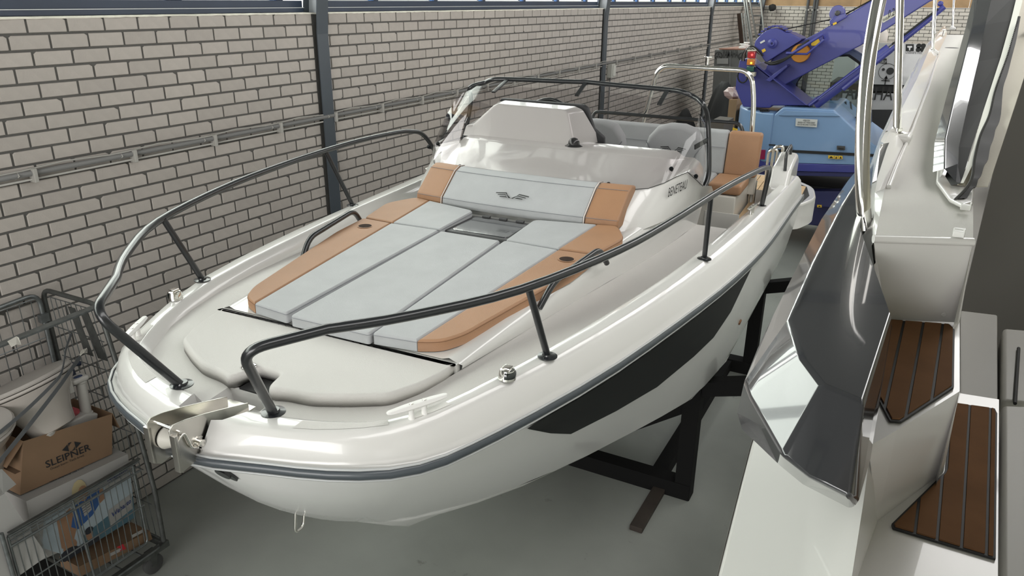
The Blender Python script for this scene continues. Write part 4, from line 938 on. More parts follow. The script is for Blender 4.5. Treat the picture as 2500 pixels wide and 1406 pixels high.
planks('upper_tread', [(2150, 782), (2318, 795), (2330, 808), (2328, 948), (2200, 1032), (2172, 1030), (2135, 960)], [((2157, 1010), (2207, 785)), ((2210, 1025), (2254, 789)), ((2273, 985), (2301, 793))], DKT, sport, -.603)
mesh('step_riser', [qh(2120, 1090, -.605), qh(2190, 1050, -.605), qh(2343, 955, -.605), qh(2312, 985, -.80), qh(2303, 1152, -.80), qh(2142, 1272, -.80)], [(0, 1, 5), (1, 4, 5), (1, 2, 4), (2, 3, 4)], GEL2, sport)
land = [(2142, 1272), (2303, 1152), (2312, 975), (2345, 960), (2439, 975), (2436, 1450), (2420, 1900), (2070, 1900), (2095, 1406)]
mesh('landing', [qh(x, y, -.80) for x, y in land], [tuple(range(len(land)))], GEL2, sport)
mesh('coaming_inside', *grid_vf([[I_[1], I_[2], I_[3], I_[4], I_[5], I_[6], I_[7]], [qh(2075, 1600, -.80), qh(2095, 1406, -.80), qh(2142, 1272, -.80), qh(2142, 1150, -.70), qh(2135, 1080, -.61), qh(2140, 960, -.605), qh(2150, 781, -.605)]]), GEL2, sport, smooth=True, angle=20)
planks('lower_tread', [(2320, 985), (2428, 1000), (2434, 1012), (2430, 1367), (2180, 1292), (2176, 1282), (2303, 1158), (2308, 1148)], [((2232, 1310), (2245, 1205)), ((2286, 1330), (2301, 1150)), ((2346, 1345), (2367, 985)), ((2407, 1360), (2417, 990))], DKT, sport, -.798)
mesh('step_side', *grid_vf([[qh(2376, 591, -.42), qh(2343, 786, -.605), qh(2343, 955, -.605), qh(2345, 960, -.80)], [qh(2376, 591, -.42)-Q.h*.8, qh(2343, 786, -.605)-Q.h*.6, qh(2343, 955, -.605)-Q.h*.6, qh(2345, 960, -.80)-Q.h*.4]]), GEL2, sport)
# cockpit beyond: mid shelf, sole, seat modules
box_m = [qh(x, y, -.86) for x, y in ((2344, 757), (2436, 768), (2441, 1420), (2341, 1420))]
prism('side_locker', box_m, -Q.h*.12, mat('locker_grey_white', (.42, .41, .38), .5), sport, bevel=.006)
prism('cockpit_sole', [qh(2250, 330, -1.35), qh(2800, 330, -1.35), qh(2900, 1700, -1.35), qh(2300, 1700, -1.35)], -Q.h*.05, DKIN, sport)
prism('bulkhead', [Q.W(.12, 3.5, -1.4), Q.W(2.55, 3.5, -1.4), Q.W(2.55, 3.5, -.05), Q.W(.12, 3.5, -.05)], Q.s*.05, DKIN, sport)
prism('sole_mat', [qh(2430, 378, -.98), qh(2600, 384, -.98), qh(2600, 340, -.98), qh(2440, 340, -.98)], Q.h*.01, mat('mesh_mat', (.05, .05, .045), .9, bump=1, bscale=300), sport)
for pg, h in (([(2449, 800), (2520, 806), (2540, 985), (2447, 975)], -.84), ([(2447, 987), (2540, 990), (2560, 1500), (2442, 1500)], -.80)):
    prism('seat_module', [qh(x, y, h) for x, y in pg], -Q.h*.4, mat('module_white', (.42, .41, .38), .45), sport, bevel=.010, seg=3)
tube('module_gap', [qh(2487, 850, -.835), qh(2478, 985, -.835)], .004, BLKM, sport, n=6)
# charcoal side fin: faceted glossy moulding lying over the gunwale
wv = {'a': (2114, 388, -.425), 'b': (2071, 440, -0.49), 'c': (2006, 534, -0.5), 'd': (1965, 614, -0.515), 'e': (1890, 765, -0.54), 'f': (1850, 850, -0.55), 'g': (1817, 932, -0.557),
      'h': (1800, 1008, -0.62), 'i': (1812, 1048, -0.63), 'j': (1905, 1137, -0.63), 'k': (1960, 1182, -0.63), 'l': (2079, 1243, -0.62), 'm': (2096, 1225, -0.6),
      'n': (2092, 440, -.43), 'o': (2057, 497, -.44), 'p': (1984, 640, -.455), 'q': (1925, 777, -.47), 'r': (1963, 880, -.485), 's': (2008, 938, -.49), 't': (2111, 981, -.49),
      'u': (2176, 775, -.46), 'v': (2143, 680, -.45), 'w': (2100, 560, -.44), 'x': (2105, 450, -.43), 'y': (1828, 968, -0.558), 'z': (1908, 1112, -0.558), 'A': (1975, 1165, -0.572), 'B': (2078, 1218, -0.572),
      'C': (2178, 800, -.56), 'D': (2125, 1120, -.62)}
nW = V((-.60, -.26, .76)).normalized(); nW = (Q.n*nW.x+Q.s*nW.y+Q.h*nW.z)
def on_plane(k, k0, nn):
    x, y, _ = wv[k]; P0 = qh(*wv[k0]); r = ray(x, y); t = (P0-CAM).dot(nn)/r.dot(nn); wv[k] = (x, y, (r*t).z)
ks_ = list(wv); vi = {k: i for i, k in enumerate(ks_)}; wvs = [qh(*wv[k]) for k in ks_]
wf_ = ['abn', 'bcon', 'cdpo', 'defgqp', 'gyzsrq', 'zABts', 'ghijzy', 'jkAz', 'klBA', 'lmB', 'Bmt', 'tmDCu', 'nopqrstuvwx', 'anx']
fin = mesh('side_fin', wvs, [tuple(vi[c] for c in f) for f in wf_], WINGM, sport, bevel=.007, seg=4, solid=0.0)
prism('rail_inset', [qh(2130, 445, -.40), qh(2150, 352, -.372), qh(2171, 348, -.372), qh(2165, 362, -.376), qh(2140, 440, -.40)], -Q.h*.004, WINGM, sport)
# stanchions and the bent rail end
def stn(name, base_px, d, top_px, dt, r, flange=True):
    a, b_ = PD(*base_px, d), PD(*top_px, dt); o = tube(name, [a, b_], r, CHROME, sport, n=18)
    if flange: lathe('flange', a-Q.h*.006, [(0, 0), (r*2.6, 0), (r*2.6, .003), (r*1.3, .007), (r*1.2, .016), (0, .016)], CHROME, o, ax=(Q.n, Q.s, Q.h), n=30)
    return o
def dep(x, y, h): return (qh(x, y, h)-CAM).dot(FW)
for (bx, by, h, tx, ty, r) in ((2190, 320, -.385, 2204, -320, .0125), (2277, 121, -.32, 2290, -160, .0125), (2325, 65, -.28, 2333, -80, .0125)):
    d = dep(bx, by, h); stn('stanchion', (bx, by), d, (tx, ty), d*.985, r)
    b0 = PD(bx, by, d)-Q.h*.02; box('stanchion_pad', b0+Q.n*.01, .07, .09, .03, GEL2, sport, .010, ax=(Q.n, Q.s, Q.h), seg=3)
rp = [(2113, 560, 1.66), (2108, 500, 1.65), (2105, 400, 1.65), (2108, 290, 1.66), (2117, 180, 1.68), (2133, 70, 1.72), (2156, -40, 1.78), (2200, -200, 1.9)]
g_ = tube('grab_stanchion', crv([PD(*p) for p in rp], 5), .0155, CHROME, sport, n=20)
tube('stanchion_bracket', [PD(2117, 556, 1.67), PD(2124, 640, 1.60)], .011, BLKG, sport)
# windscreen side pillar in charcoal, black top face, cream canvas and zip
def P3(L_): return [PD(*p) for p in L_]
DK = 1.75
pl_l = [(2306, 412, 1.80), (2308, 337, 1.98), (2332, 231, 2.35), (2357, 130, 2.80), (2374, 60, 3.2), (2392, -20, 3.7)]
pl_r = [(2338, 440, 1.77), (2341, 359, 1.95), (2362, 260, 2.30), (2388, 150, 2.74), (2406, 60, 3.12), (2424, -20, 3.6)]
pl_k = [(2346, 447, 1.75), (2372, 360, 1.92), (2408, 250, 2.27), (2443, 140, 2.7), (2468, 50, 3.05), (2486, -20, 3.5)]
a_, b_, c_ = P3(pl_l), P3(pl_r), P3(pl_k); e_ = [p-Q.h*.02+Q.n*.03-FW*-.06 for p in c_]
pil = mesh('side_pillar', *grid_vf([[p+FW*.05 for p in a_], a_, b_]), WINGM, sport, bevel=.003)
mesh('pillar_tip', [PD(2306, 412, 1.80), PD(2334, 444.6, 1.755), PD(2346, 447, 1.75), PD(2338, 400, 1.80)], [(0, 1, 3), (1, 2, 3)], WINGM, pil)
mesh('pillar_top', *grid_vf([b_, c_, [p+FW*.08 for p in c_]]), BLKM, pil)
cream = mat('cream_canvas', (.50, .47, .40), .8, bump=.2, bscale=200)
cv1 = [(2345, 447, 1.745), (2366, 390, 1.85), (2400, 273, 2.18), (2443, 140, 2.66), (2468, 50, 3.0), (2485, -20, 3.4)]
cv2 = [(2352, 447, 1.74), (2378, 395, 1.83), (2414, 280, 2.13), (2458, 140, 2.60), (2484, 50, 2.93), (2502, -20, 3.3)]
cv3 = [(2412, 454, 1.76), (2424, 420, 1.82), (2447, 350, 1.96), (2480, 250, 2.2), (2506, 170, 2.5), (2560, -20, 3.2)]
can = mesh('canvas_side', *grid_vf([P3(cv1), P3(cv2)]), mat('canvas_edge_white', (.66, .65, .60), .7), sport)
mesh('canvas_flap', *grid_vf([[p+FW*.02 for p in P3(cv2)], [p.lerp(q, .5)+FW*.03 for p, q in zip(P3(cv2), P3(cv3))], P3(cv3)]), cream, sport, smooth=True, solid=.003)
zp = [(2486, 40, 2.88), (2460, 130, 2.58), (2430, 215, 2.30), (2414, 280, 2.12), (2392, 330, 1.98), (2378, 385, 1.83), (2372, 430, 1.74), (2358, 458, 1.70), (2330, 487, 1.66)]
zpts = crv(P3(zp), 8); sd = Q.n*.6+Q.s*.2
widths = [.005, .010, .013, .018, .020, .018, .010, .010, .011]
wz = lambda i: lerp([j*8 for j in range(9)], widths)(i)
zt = mesh('zip_tape', *grid_vf([[p-RT*.0 for i, p in enumerate(zpts)], [p+RT*(wz(i)*1.9)+UP*(.004*math.sin(i*.9)) for i, p in enumerate(zpts)]]), BLKM, sport, smooth=True, solid=.002)
tv = []
for i in range(len(zpts)-1):
    for k in range(3):
        p = zpts[i].lerp(zpts[i+1], (k+.5)/3)-FW*.003; tv.append(box_vf(p, .0055, .0022, .003, (RT, UP, FW)))
zz_ = mesh('zip_teeth', *join(*tv), mat('zip_teeth_grey', (.10, .10, .10), .4), zt); zz_['kind'] = 'stuff'
# white moulding under the pillar
mp = [qh(x, y, -.415) for x, y in ((2290, 380), (2284, 452), (2316, 495), (2350, 512), (2374, 505), (2380, 430), (2350, 380))]
prism('pillar_base', mp, Q.h*.012, GEL2, sport, bevel=.005, seg=3)
cs = P3([(2304, 418, 1.83), (2308, 340, 2.02), (2332, 231, 2.39), (2357, 130, 2.85), (2376, 50, 3.3)]); cb = [qh(x, y, h) for x, y, h in ((2292, 440, -.415), (2297, 350, -.41), (2325, 240, -.40), (2352, 140, -.36), (2372, 70, -.31))]
mesh('cabin_side', *grid_vf([cs, cb]), GEL2, sport, smooth=True)
# unseen top and curtains, added to shade the sport boat's cockpit and steps
prism('added_shade_top', [Q.W(.08, -1.2, .75), Q.W(2.6, -1.2, .75), Q.W(2.6, 3.4, .70), Q.W(.9, 3.4, .70), Q.W(.25, 1.9, .75)], Q.h*.06, GEL2, sport, bevel=.02)
prism('added_side_shade', [Q.W(2.6, -1.2, -1.0), Q.W(2.6, 3.4, -1.0), Q.W(2.6, 3.4, .75), Q.W(2.6, -1.2, .75)], Q.n*.01, cream, sport)
prism('added_aft_shade', [Q.W(.05, -1.25, -.8), Q.W(2.6, -1.25, -.8), Q.W(2.6, -1.25, .75), Q.W(.05, -1.25, .75)], Q.s*.01, cream, sport)
prism('added_front_shade', [Q.W(.9, 3.4, -1.0), Q.W(2.6, 3.4, -1.0), Q.W(2.6, 3.4, .75), Q.W(.9, 3.4, .75)], Q.s*.01, cream, sport)
prism('far_hull_side', [Q.W(2.62, -3, -.8), Q.W(2.62, 7, -.5), Q.W(2.3, 7, -2.4), Q.W(2.3, -3, -2.4)], Q.n*.03, GEL2, sport)
for (x, y) in ((2358, 506), (2341, 571)):
    c = qh(x, y, -.405); o = box('hinge_block', c, .020, .012, .012, WHP, sport, .002, ax=(Q.n, Q.s, Q.h)); box('hinge_ear', c+Q.n*.008+Q.h*.003, .003, .016, .016, WHP, o, .001, ax=(Q.n, Q.s, Q.h))
    if y > 540: box('hinge_block', c+Q.s*.02, .020, .012, .012, WHP, o, .002, ax=(Q.n, Q.s, Q.h))
lathe('deck_filler', qh(2322, 118, -.345), [(0, 0), (.06, 0), (.06, .003), (.04, .006), (0, .006)], BLKM, sport, ax=(Q.n, Q.s, Q.h))
c = qh(2303, 88, -.30); B_h = Q.h
cc = mesh('mooring_cleat', *join(lathe_vf(c, [(.012, 0), (.010, .05), (.014, .06)], 12, (Q.n, Q.s, Q.h)), box_vf(c+Q.h*.062, .03, .22, .014, (Q.n, Q.s, Q.h))), CHROME, sport, bevel=.004)
# ================================================================== THE BLUE MINI CRANE
CB = mat('crane_light_blue', (0.19, 0.31, 0.51), 0.4, coat=.3, var=.05, vscale=2); CV = mat('crane_violet_blue', (0.045, 0.05, 0.25), 0.42, coat=.2, var=.08, vscale=3)
CN = mat('crane_navy', (0.03, 0.033, 0.13), .5); YEL = mat('sticker_yellow', (.72, .46, .03), .5); MAG = mat('crimson_panel', (.27, .01, .065), .5)
YC = 10.2
def cy(x, y, dy=0.0): return PY(x, y, YC+dy)
crane = thing('mini_crane', 'blue crawler mini crane with violet boom, parked behind the white motorboat', 'crane', (2.9, YC+1, 0))
def plate(name, px, dy, th, m, par=crane, bevel=.01, seg=2): return prism(name, [cy(x, y, dy) for x, y in px], V((0, th, 0)), m, par, bevel=bevel, seg=seg)
# body: rounded counterweight and engine cover
cw_top = [(1779, 262), (1800, 252), (1850, 262), (1886, 272)]
lx = cy(1772, 330).x; mid = cy(1883, 330).x; zt_ = cy(1880, 282).z; rows = []
outl = []
for k in range(9):
    a_ = math.pi/2*k/8; outl.append((lx+.45-.45*math.sin(a_) if False else lx+.5*(1-math.sin(math.pi/2-a_)) if False else lx+.5-.5*math.cos(math.pi/2-a_), YC+.75-.75*math.sin(a_)))
outl = [(lx+.55*(1-math.cos(t)), YC+.02+.8*(1-math.sin(t))) for t in [math.pi/2*(1-k/8)*0+math.pi/2*k/8 for k in range(9)]]
front = [(lx-.0, YC+1.6)]+[(lx+.55*(1-math.cos(math.pi/2*k/8)), YC+.0+.8*(1-math.sin(math.pi/2*k/8))) for k in range(9)]+[(mid, YC), (mid, YC+1.6)]
zlo = cy(1880, 398).z
body = prism('counterweight', [V((a, b_, zlo)) for a, b_ in front], V((0, 0, zt_+.03-zlo)), CB, crane, bevel=.05, seg=4)
plate('engine_cover', [(1886, 284), (1904, 268), (1912, 262), (2036, 268), (2060, 290), (2098, 326), (2160, 372), (2160, 380), (1871, 366)], 0.02, 1.4, CB, bevel=.03, seg=3)
plate('cover_crease', [(1900, 282), (1917, 270), (2036, 274), (2052, 284), (2034, 284), (1915, 283)], .0, .03, CB, bevel=.008)
plate('door_gap', [(1881, 281), (1887, 280), (1875, 366), (1869, 366)], .005, .02, BLKM, bevel=0); plate('door_gap', [(1869, 363), (2160, 378), (2160, 384), (1869, 369)], .005, .02, BLKM, bevel=0)
plate('lower_panel', [(1869, 369), (2160, 384), (2160, 404), (1867, 396)], .02, 1.3, CB, bevel=.004)
plate('lower_panel', [(1845, 366), (1869, 366), (1867, 389), (1843, 388)], -.005, .04, MAG, bevel=.002)
plate('blue_skirt', [(1790, 385), (1869, 389), (1868, 397), (2160, 405), (2160, 424), (1860, 416), (1790, 410)], .01, 1.4, CV, bevel=.01)
plate('navy_skirt', [(1790, 410), (1860, 416), (2160, 424), (2160, 434), (1900, 428), (1790, 425)], .04, 1.3, CN, bevel=.01)
for x in (1913, 2043): plate('door_handle', [(x, 356), (x+20, 357), (x+20, 367), (x, 366)], -.012, .02, DGREY, bevel=.004); plate('handle_recess', [(x+3, 361), (x+17, 362), (x+16, 365), (x+4, 364)], -.018, .01, BLKM, bevel=0)
for x0, y0, x1, y1 in ((2022, 379, 2036, 387), (2037, 380, 2046, 388), (2047, 380, 2057, 388), (1995, 500, 2006, 506), (1855, 236, 1864, 240), (1902, 238, 1912, 243)):
    dd = -.012 if y0 < 450 and y0 > 300 else -.30
    if y0 < 300: continue
    st = plate('warning_sticker', [(x0, y0), (x1, y0+.5), (x1, y1+.5), (x0, y1)], dd, .004, YEL, bevel=0)
    plate('warning_mark', [(x0+2, y1-1), ((x0+x1)/2, y0+2), (x1-2, y1-1)], dd-.004, .003, BLKM, par=st, bevel=0)
lab = plate('notice_plate', [(1943, 289), (1996, 292), (1994, 311), (1942, 308)], -.006, .01, mat('label_white', (.55, .56, .55), .5), bevel=.002)
for i, tx in enumerate(('VERBODEN', 'BINNEN HET WERKGEBIED', 'VAN DE MACHINE TE KOMEN')):
    y = 296+i*5.1; w_ = (17, 42, 46)[i]; p0 = cy(1968.5-w_/2, y-w_*.01, -.008); p1 = cy(1968.5+w_/2, y+w_*.02, -.008)
    text('notice_lettering', tx, p0, p1-p0, V((0, 0, 1)), .020, BLKM, lab, width=(p1-p0).length)
hz = plate('hazard_sign', [(1781, 309), (1801, 315), (1797, 334), (1776, 331)], -.02, .006, YEL, bevel=0)
plate('hazard_mark', [(1781, 327), (1785, 314), (1789, 329), (1787, 329), (1785, 318), (1783, 327)], -.026, .004, BLKM, par=hz, bevel=0); plate('hazard_mark', [(1793, 330), (1795, 316), (1797, 330)], -.026, .004, BLKM, par=hz, bevel=0)
plate('type_badge', [(1877, 352), (1893, 353), (1893, 356), (1877, 355)], .0, .01, BLKM, bevel=0)
for i in range(7): plate('grille_slot', [(1853+i*3.4, 267), (1855+i*3.4, 267), (1858+i*3.4, 273), (1856+i*3.4, 273)], .02, .03, BLKM, bevel=0)
# undercarriage: tracks and chassis blocks
for x0, x1 in ((2.05, 2.45), (3.3, 3.75)):
    tr_ = prism('track', [V((x0, YC+.3+a, b_)) for a, b_ in ((.0, .25), (.12, .05), (.3, 0), (1.5, 0), (1.68, .05), (1.8, .25), (1.68, .45), (1.5, .5), (.3, .5), (.12, .45))], V((x1-x0, 0, 0)), BLKM, crane, bevel=.02)
    for k in range(12): box('track_shoe', (x0+(x1-x0)/2, YC+.45+k*.13, .505), x1-x0, .06, .02, DGREY, tr_)
box('chassis', (2.9, YC+1.15, .55), 1.3, 1.2, .45, CN, crane, .03); plate('outrigger_box', [(1968, 466), (2080, 466), (2080, 510), (1975, 504)], .3, .6, CN, bevel=.02); box('slew_ring', (2.9, YC+1.0, .80), 1.2, 1.1, .2, BLKM, crane, .02)
# mast plates, boom, cylinder
mast = plate('mast', [(1806, 146), (1822, 144), (1842, 160), (1880, 190), (1913, 207), (1971, 258), (1884, 258), (1880, 264), (1814, 261), (1795, 216), (1800, 174)], .15, .5, CV, bevel=.015)
plate('mast_flange', [(1842, 158), (1846, 158), (1972, 257), (1966, 257)], .05, .6, CV, bevel=.006)
boom = plate('boom', [(1867, 182), (1872, 160), (1900, 128), (1996, 80), (2160, -18), (2340, -120), (2400, -60), (2268, 5), (2100, 112), (1990, 168), (1913, 209)], .25, .34, CV, bevel=.015)
plate('boom_rib', [(1868, 196), (1920, 158), (1923, 162), (1880, 200)], .05, .2, CV, bevel=.006)
plate('cylinder_bracket', [(1968, 258), (1990, 238), (1994, 244), (1982, 258)], .1, .3, CV, bevel=.006)
def rod(name, a, b_, r, m, dy=.35, par=crane): return tube(name, [cy(a[0], a[1], dy), cy(b_[0], b_[1], dy)], r, m, par, n=14)
rod('boom_cylinder', (1990, 256), (2172, 118), .062, CV, .2); rod('cylinder_rod', (2172, 118), (2300, 20), .028, CHROME, .2); rod('cylinder_pipe', (2178, 108), (2290, 22), .012, BLKM, .1)
rod('cylinder_guard', (2058, 218), (2306, 16), .03, CV, .15); rod('cylinder_pipe', (1975, 258), (2098, 165), .012, CV, .1)
lathe('boom_pin', cy(2296, 9, .2), [(0, 0), (.03, 0), (.03, .02), (.015, .03), (0, .03)], CV, crane, ax=axes((0, -1, 0)))
lp = plate('load_plate', [(2150, 44), (2188, 24), (2190, 36), (2156, 56)], .24, .005, mat('label_cream', (.55, .54, .46), .5), bevel=0)
p0, p1 = cy(2168, 44, .235), cy(2190, 34, .235); text('load_lettering', '0.20', p0, p1-p0, V((-.1, 0, 1)), .085, BLKM, lp, width=(p1-p0).length)
p0, p1 = cy(2155, 53, .235), cy(2170, 46, .235); text('load_lettering', '14.45m', p0, p1-p0, V((-.1, 0, 1)), .035, BLKM, lp, width=(p1-p0).length)
# winch housing
wi_ = plate('winch_housing', [(1841, 111), (1844, 100), (1850, 92), (1860, 82), (1870, 75), (1882, 70), (1896, 69), (1906, 72), (1917, 79), (1930, 81), (1958, 94), (1955, 99), (1871, 152), (1866, 148), (1853, 128)], .12, .4, CV, bevel=.012)
lathe('winch_boss', cy(1886, 106, .12), [(.060, 0), (.060, .02), (.034, .03), (.030, .05), (.014, .05), (.014, .02), (0, .02)], CV, wi_, n=26, ax=axes((0, -1, 0)))
plate('winch_label', [(1855, 103), (1866, 97), (1868, 101), (1857, 107)], .11, .005, mat('label_white', (.55, .56, .55), .5), par=wi_, bevel=0); plate('winch_sticker', [(1859, 122), (1867, 118), (1870, 124), (1862, 129)], .11, .005, YEL, par=wi_, bevel=0)
for k in range(9):
    a_ = math.radians(150-k*13); c = cy(1888, 106, .14); box('drum_tooth', c+V((math.cos(a_)*.21, .15, math.sin(a_)*.205)), .035, .3, .02, CV, wi_, .005)
lathe('hose_reel', cy(1957, 129, .25), [(.0, .12), (.105, .12), (.112, .11), (.112, .03), (.10, .0), (.045, -.01), (.035, 0), (0, 0)], mat('reel_orange', (.50, .20, .015), .45), crane, n=30, ax=axes((0, -1, 0)))
plate('limit_switch', [(1981, 96), (1995, 94), (2000, 104), (1994, 112), (1980, 112)], .1, .12, YEL, bevel=.01)
tube('hose_guard', [cy(*p) for p in ((1920, 130, 0), (1935, 130, -.02), (2008, 84, .0), (2012, 92, .1))], .018, CV, crane); tube('hose_guard', [cy(*p) for p in ((1922, 131, 0), (1970, 132, 0), (2012, 97, .0))], .014, CV, crane)
pu = lathe('rope_pulley', cy(2045, 32, .3), [(.0, .0), (.085, 0), (.09, .01), (.08, .03), (.09, .05), (.085, .06), (0, .06)], CV, crane, n=28, ax=axes((0, -1, 0))); lathe('pulley_hub', cy(2045, 32, .22), [(.03, 0), (.03, .03), (.02, .04), (0, .04)], DGREY, pu, ax=axes((0, -1, 0)))
plate('pulley_bracket', [(2025, 50), (2038, 38), (2062, 32), (2068, 42), (2032, 62), (2026, 60)], .2, .2, CV, bevel=.01)
plate('bracket_sticker', [(2033, 57), (2042, 53), (2043, 58), (2034, 62)], .19, .005, YEL, bevel=0)
tube('hoist_rope', [cy(1905, 74, .3), cy(2036, 46, .3)], .008, BLKM, crane, n=6); tube('hoist_rope', [cy(2058, 38, .3), cy(2150, -12, .3)], .010, BLKM, crane, n=6)
hs_ = random.Random(2)
for k in range(6):
    a_ = (1868+k*2, 152+k, .05); b_ = (1975-k*5, 98+k*3, .05); tube('hydraulic_hose', crv([cy(*a_), cy(1890+k*2, 152+hs_.uniform(-2, 4), -.03), cy(1925+k*2, 138-k, -.02), cy(*b_)], 5), .013, BLKM, crane, n=7)
for k in range(5): tube('hydraulic_hose', crv([cy(1812+k, 148, .1), cy(1814+k*2, 130-k*2, .05), cy(1828+k*3, 118-k, .05), cy(1850+k*3, 128+k*2, .1)], 5), .012, (BLKM, mat('hose_grey', (.4, .4, .4), .5))[k % 2], crane, n=7)
tube('cable_loop', [cy(1813+12*math.cos(t), 186+16*math.sin(t), .06) for t in [k*.45 for k in range(14)]], .010, BLKM, crane, n=6)
# signal light tower
lt = plate('signal_tower', [(1820, 176), (1843, 177), (1841, 188), (1819, 187)], .0, .12, mat('tower_cream', (.58, .54, .44), .5), bevel=.01)
plate('tower_cap', [(1824, 122), (1845, 122), (1845, 125), (1824, 125)], .0, .12, mat('tower_cream', (.58, .54, .44), .5), par=lt, bevel=.003)
plate('red_lens', [(1825, 125), (1844, 125), (1843, 143), (1824, 142)], .01, .10, mat('lens_red_lit', (.35, .015, .02), .15, coat=1, emit=((1, .03, .03), .03)), par=lt, bevel=.01)
plate('amber_lens', [(1824, 143), (1843, 144), (1842, 160), (1822, 159)], .01, .10, mat('lens_amber_lit', (.50, .17, .03), .15, coat=1, emit=((1, .45, .02), .02)), par=lt, bevel=.01)
plate('green_lens', [(1823, 161), (1841, 162), (1840, 175), (1821, 174)], .01, .10, mat('lens_green_unlit', (.015, .09, .07), .15, coat=1), par=lt, bevel=.01)
lathe('lit_bulb', cy(1836, 134, .0), [(0, 0), (.014, 0), (.010, .012), (0, .015)], mat('bulb_red', (1, .1, .1), .3, emit=((1, .12, .1), 1.0)), lt, n=12, ax=axes((0, -1, 0))); lathe('lit_bulb', cy(1834, 154, .0), [(0, 0), (.014, 0), (.010, .012), (0, .015)], mat('bulb_amber', (1, .7, .1), .3, emit=((1, .7, .05), 1.0)), lt, n=12, ax=axes((0, -1, 0)))
# operator cab behind the boom
dc = .7
def ring_plate(name, outer, inner, dy, th, m, par=crane):
    n = len(outer); o = [cy(x, y, dy) for x, y in outer]; i_ = [cy(x, y, dy) for x, y in inner]; d = V((0, th, 0))
    return mesh(name, o+i_+[p+d for p in o]+[p+d for p in i_], [(k, (k+1) % n, n+(k+1) % n, n+k) for k in range(n)]+[(2*n+k, 2*n+(k+1) % n, (k+1) % n, k) for k in range(n)]+[(3*n+k, 3*n+(k+1) % n, 2*n+(k+1) % n, 2*n+k) for k in range(n)]+[(n+k, n+(k+1) % n, 3*n+(k+1) % n, 3*n+k) for k in range(n)], m, par, bevel=.01)
inn_ = [(1940, 250), (1948, 200), (1975, 165), (2035, 139), (2070, 138), (2096, 156), (2100, 190), (2098, 270), (2088, 287), (2060, 272), (2040, 262), (1990, 258)]
out_ = [(1915, 262), (1925, 195), (1955, 150), (2025, 120), (2078, 118), (2120, 140), (2128, 190), (2128, 300), (2098, 302), (2062, 284), (2040, 268), (1985, 266)]
cabf = ring_plate('cab_side', out_, inn_, dc, .05, mat('cab_blue', (.07, .11, .22), .4, coat=.3)); cab2 = ring_plate('cab_side', out_, inn_, dc+1.0, .05, mat('cab_blue', (.07, .11, .22), .4))
ring_plate('window_seal', [(x+(1 if x > 2060 else -1)*4, y-5 if y < 200 else y+3) for x, y in inn_], inn_, dc-.01, .02, BLKM, cabf)
plate('cab_window', inn_, dc+.02, .006, glass('cab_glass', (.72, .78, .78), .9), par=cabf, bevel=0)
plate('cab_roof', [(1950, 152), (2025, 118), (2080, 116), (2122, 140), (2118, 146), (2078, 124), (2028, 126), (1956, 158)], dc, 1.05, mat('cab_blue', (.07, .11, .22), .4), par=cabf, bevel=.01)
box('cab_seat', cy(2010, 262, dc+.55)+V((0, 0, .05)), .35, .4, .12, BLKM, cabf, .03); box('cab_seat_back', cy(2040, 235, dc+.55), .10, .4, .4, BLKM, cabf, .03)
for x in (2055, 2068, 2080): tube('control_lever', [cy(x, 275, dc+.3), cy(x-4, 248, dc+.3)], .012, BLKM, cabf, n=7); 
# ================================================================== THINGS AT THE BACK OF THE HALL
def carton(name, label, cat, px, Y, depth, m, grp=None, bevel=.006, ground=False):
    """px: front face corners (lower left, lower right, upper right, upper left)"""
    P_ = [PY(x, y, Y) for x, y in px]
    if ground: P_[0].z = P_[1].z = 0.0
    T = thing(name, label, cat, (sum(p.x for p in P_)/4, Y+depth/2, min(p.z for p in P_)), grp)
    prism('body', P_, V((0, depth, 0)), m, T, bevel=bevel); return T, P_
GRB = mat('grey_motor_carton', (.105, .105, .10), .55, var=.15, vscale=4)
T, P_ = carton('outboard_carton', 'tall dark grey motor carton with black maker lettering, before the far wall column', 'carton', ((1744, 262), (1842, 262), (1846, 122), (1745, 122)), 14.2, 1.2, GRB, ground=True)
P_ = [PY(x, y, 14.17) for x, y in ((1757, 141), (1842, 142))]
a_, b_ = PY(1763, 141, 14.185), PY(1801, 141, 14.185); text('maker_lettering', 'YAMAHA', a_, b_-a_, V((0, 0, 1)), .13, BLKM, T, width=(b_-a_).length, bold=.006)
def emblem(c, r, T, m=BLKM):
    n = 20; c = V(c); outer = [c+V((math.cos(2*math.pi*k/n)*r, 0, math.sin(2*math.pi*k/n)*r)) for k in range(n)]; inner = [c+V((math.cos(2*math.pi*k/n)*r*.8, 0, math.sin(2*math.pi*k/n)*r*.8)) for k in range(n)]
    polys = [[outer[k], outer[(k+1) % n], inner[(k+1) % n], inner[k]] for k in range(n)]
    for j in range(3):
        a = math.pi/2+j*2*math.pi/3; d = V((math.cos(a), 0, math.sin(a))); q = V((-d.z, 0, d.x)); polys.append([c, c+d*r*.45+q*r*.16, c+d*r*.8, c+d*r*.45-q*r*.16])
    return flat('maker_emblem', polys, m, T)
emblem(PY(1754, 136.5, 14.185), .07, T); emblem(PY(1812, 138, 14.185), .07, T)
wl_ = [PY(x, y, 14.18) for x, y in ((1750, 156), (1778, 156), (1778, 142.5), (1750, 142.5))]
flat('shipping_label', [wl_], mat('label_grey', (.22, .22, .21), .6), T, (0, -1, 0), .002); flat('carton_fold', [[PY(x, y, 14.18) for x, y in ((1781, 262), (1782, 262), (1783, 124), (1782, 124))]], mat('fold_grey', (.2, .2, .2), .5), T, (0, -1, 0), .002)
sh_ = thing('brown_sheet', 'reddish brown board lying on top of the dark grey motor carton', 'board', PY(1800, 115, 14.6))
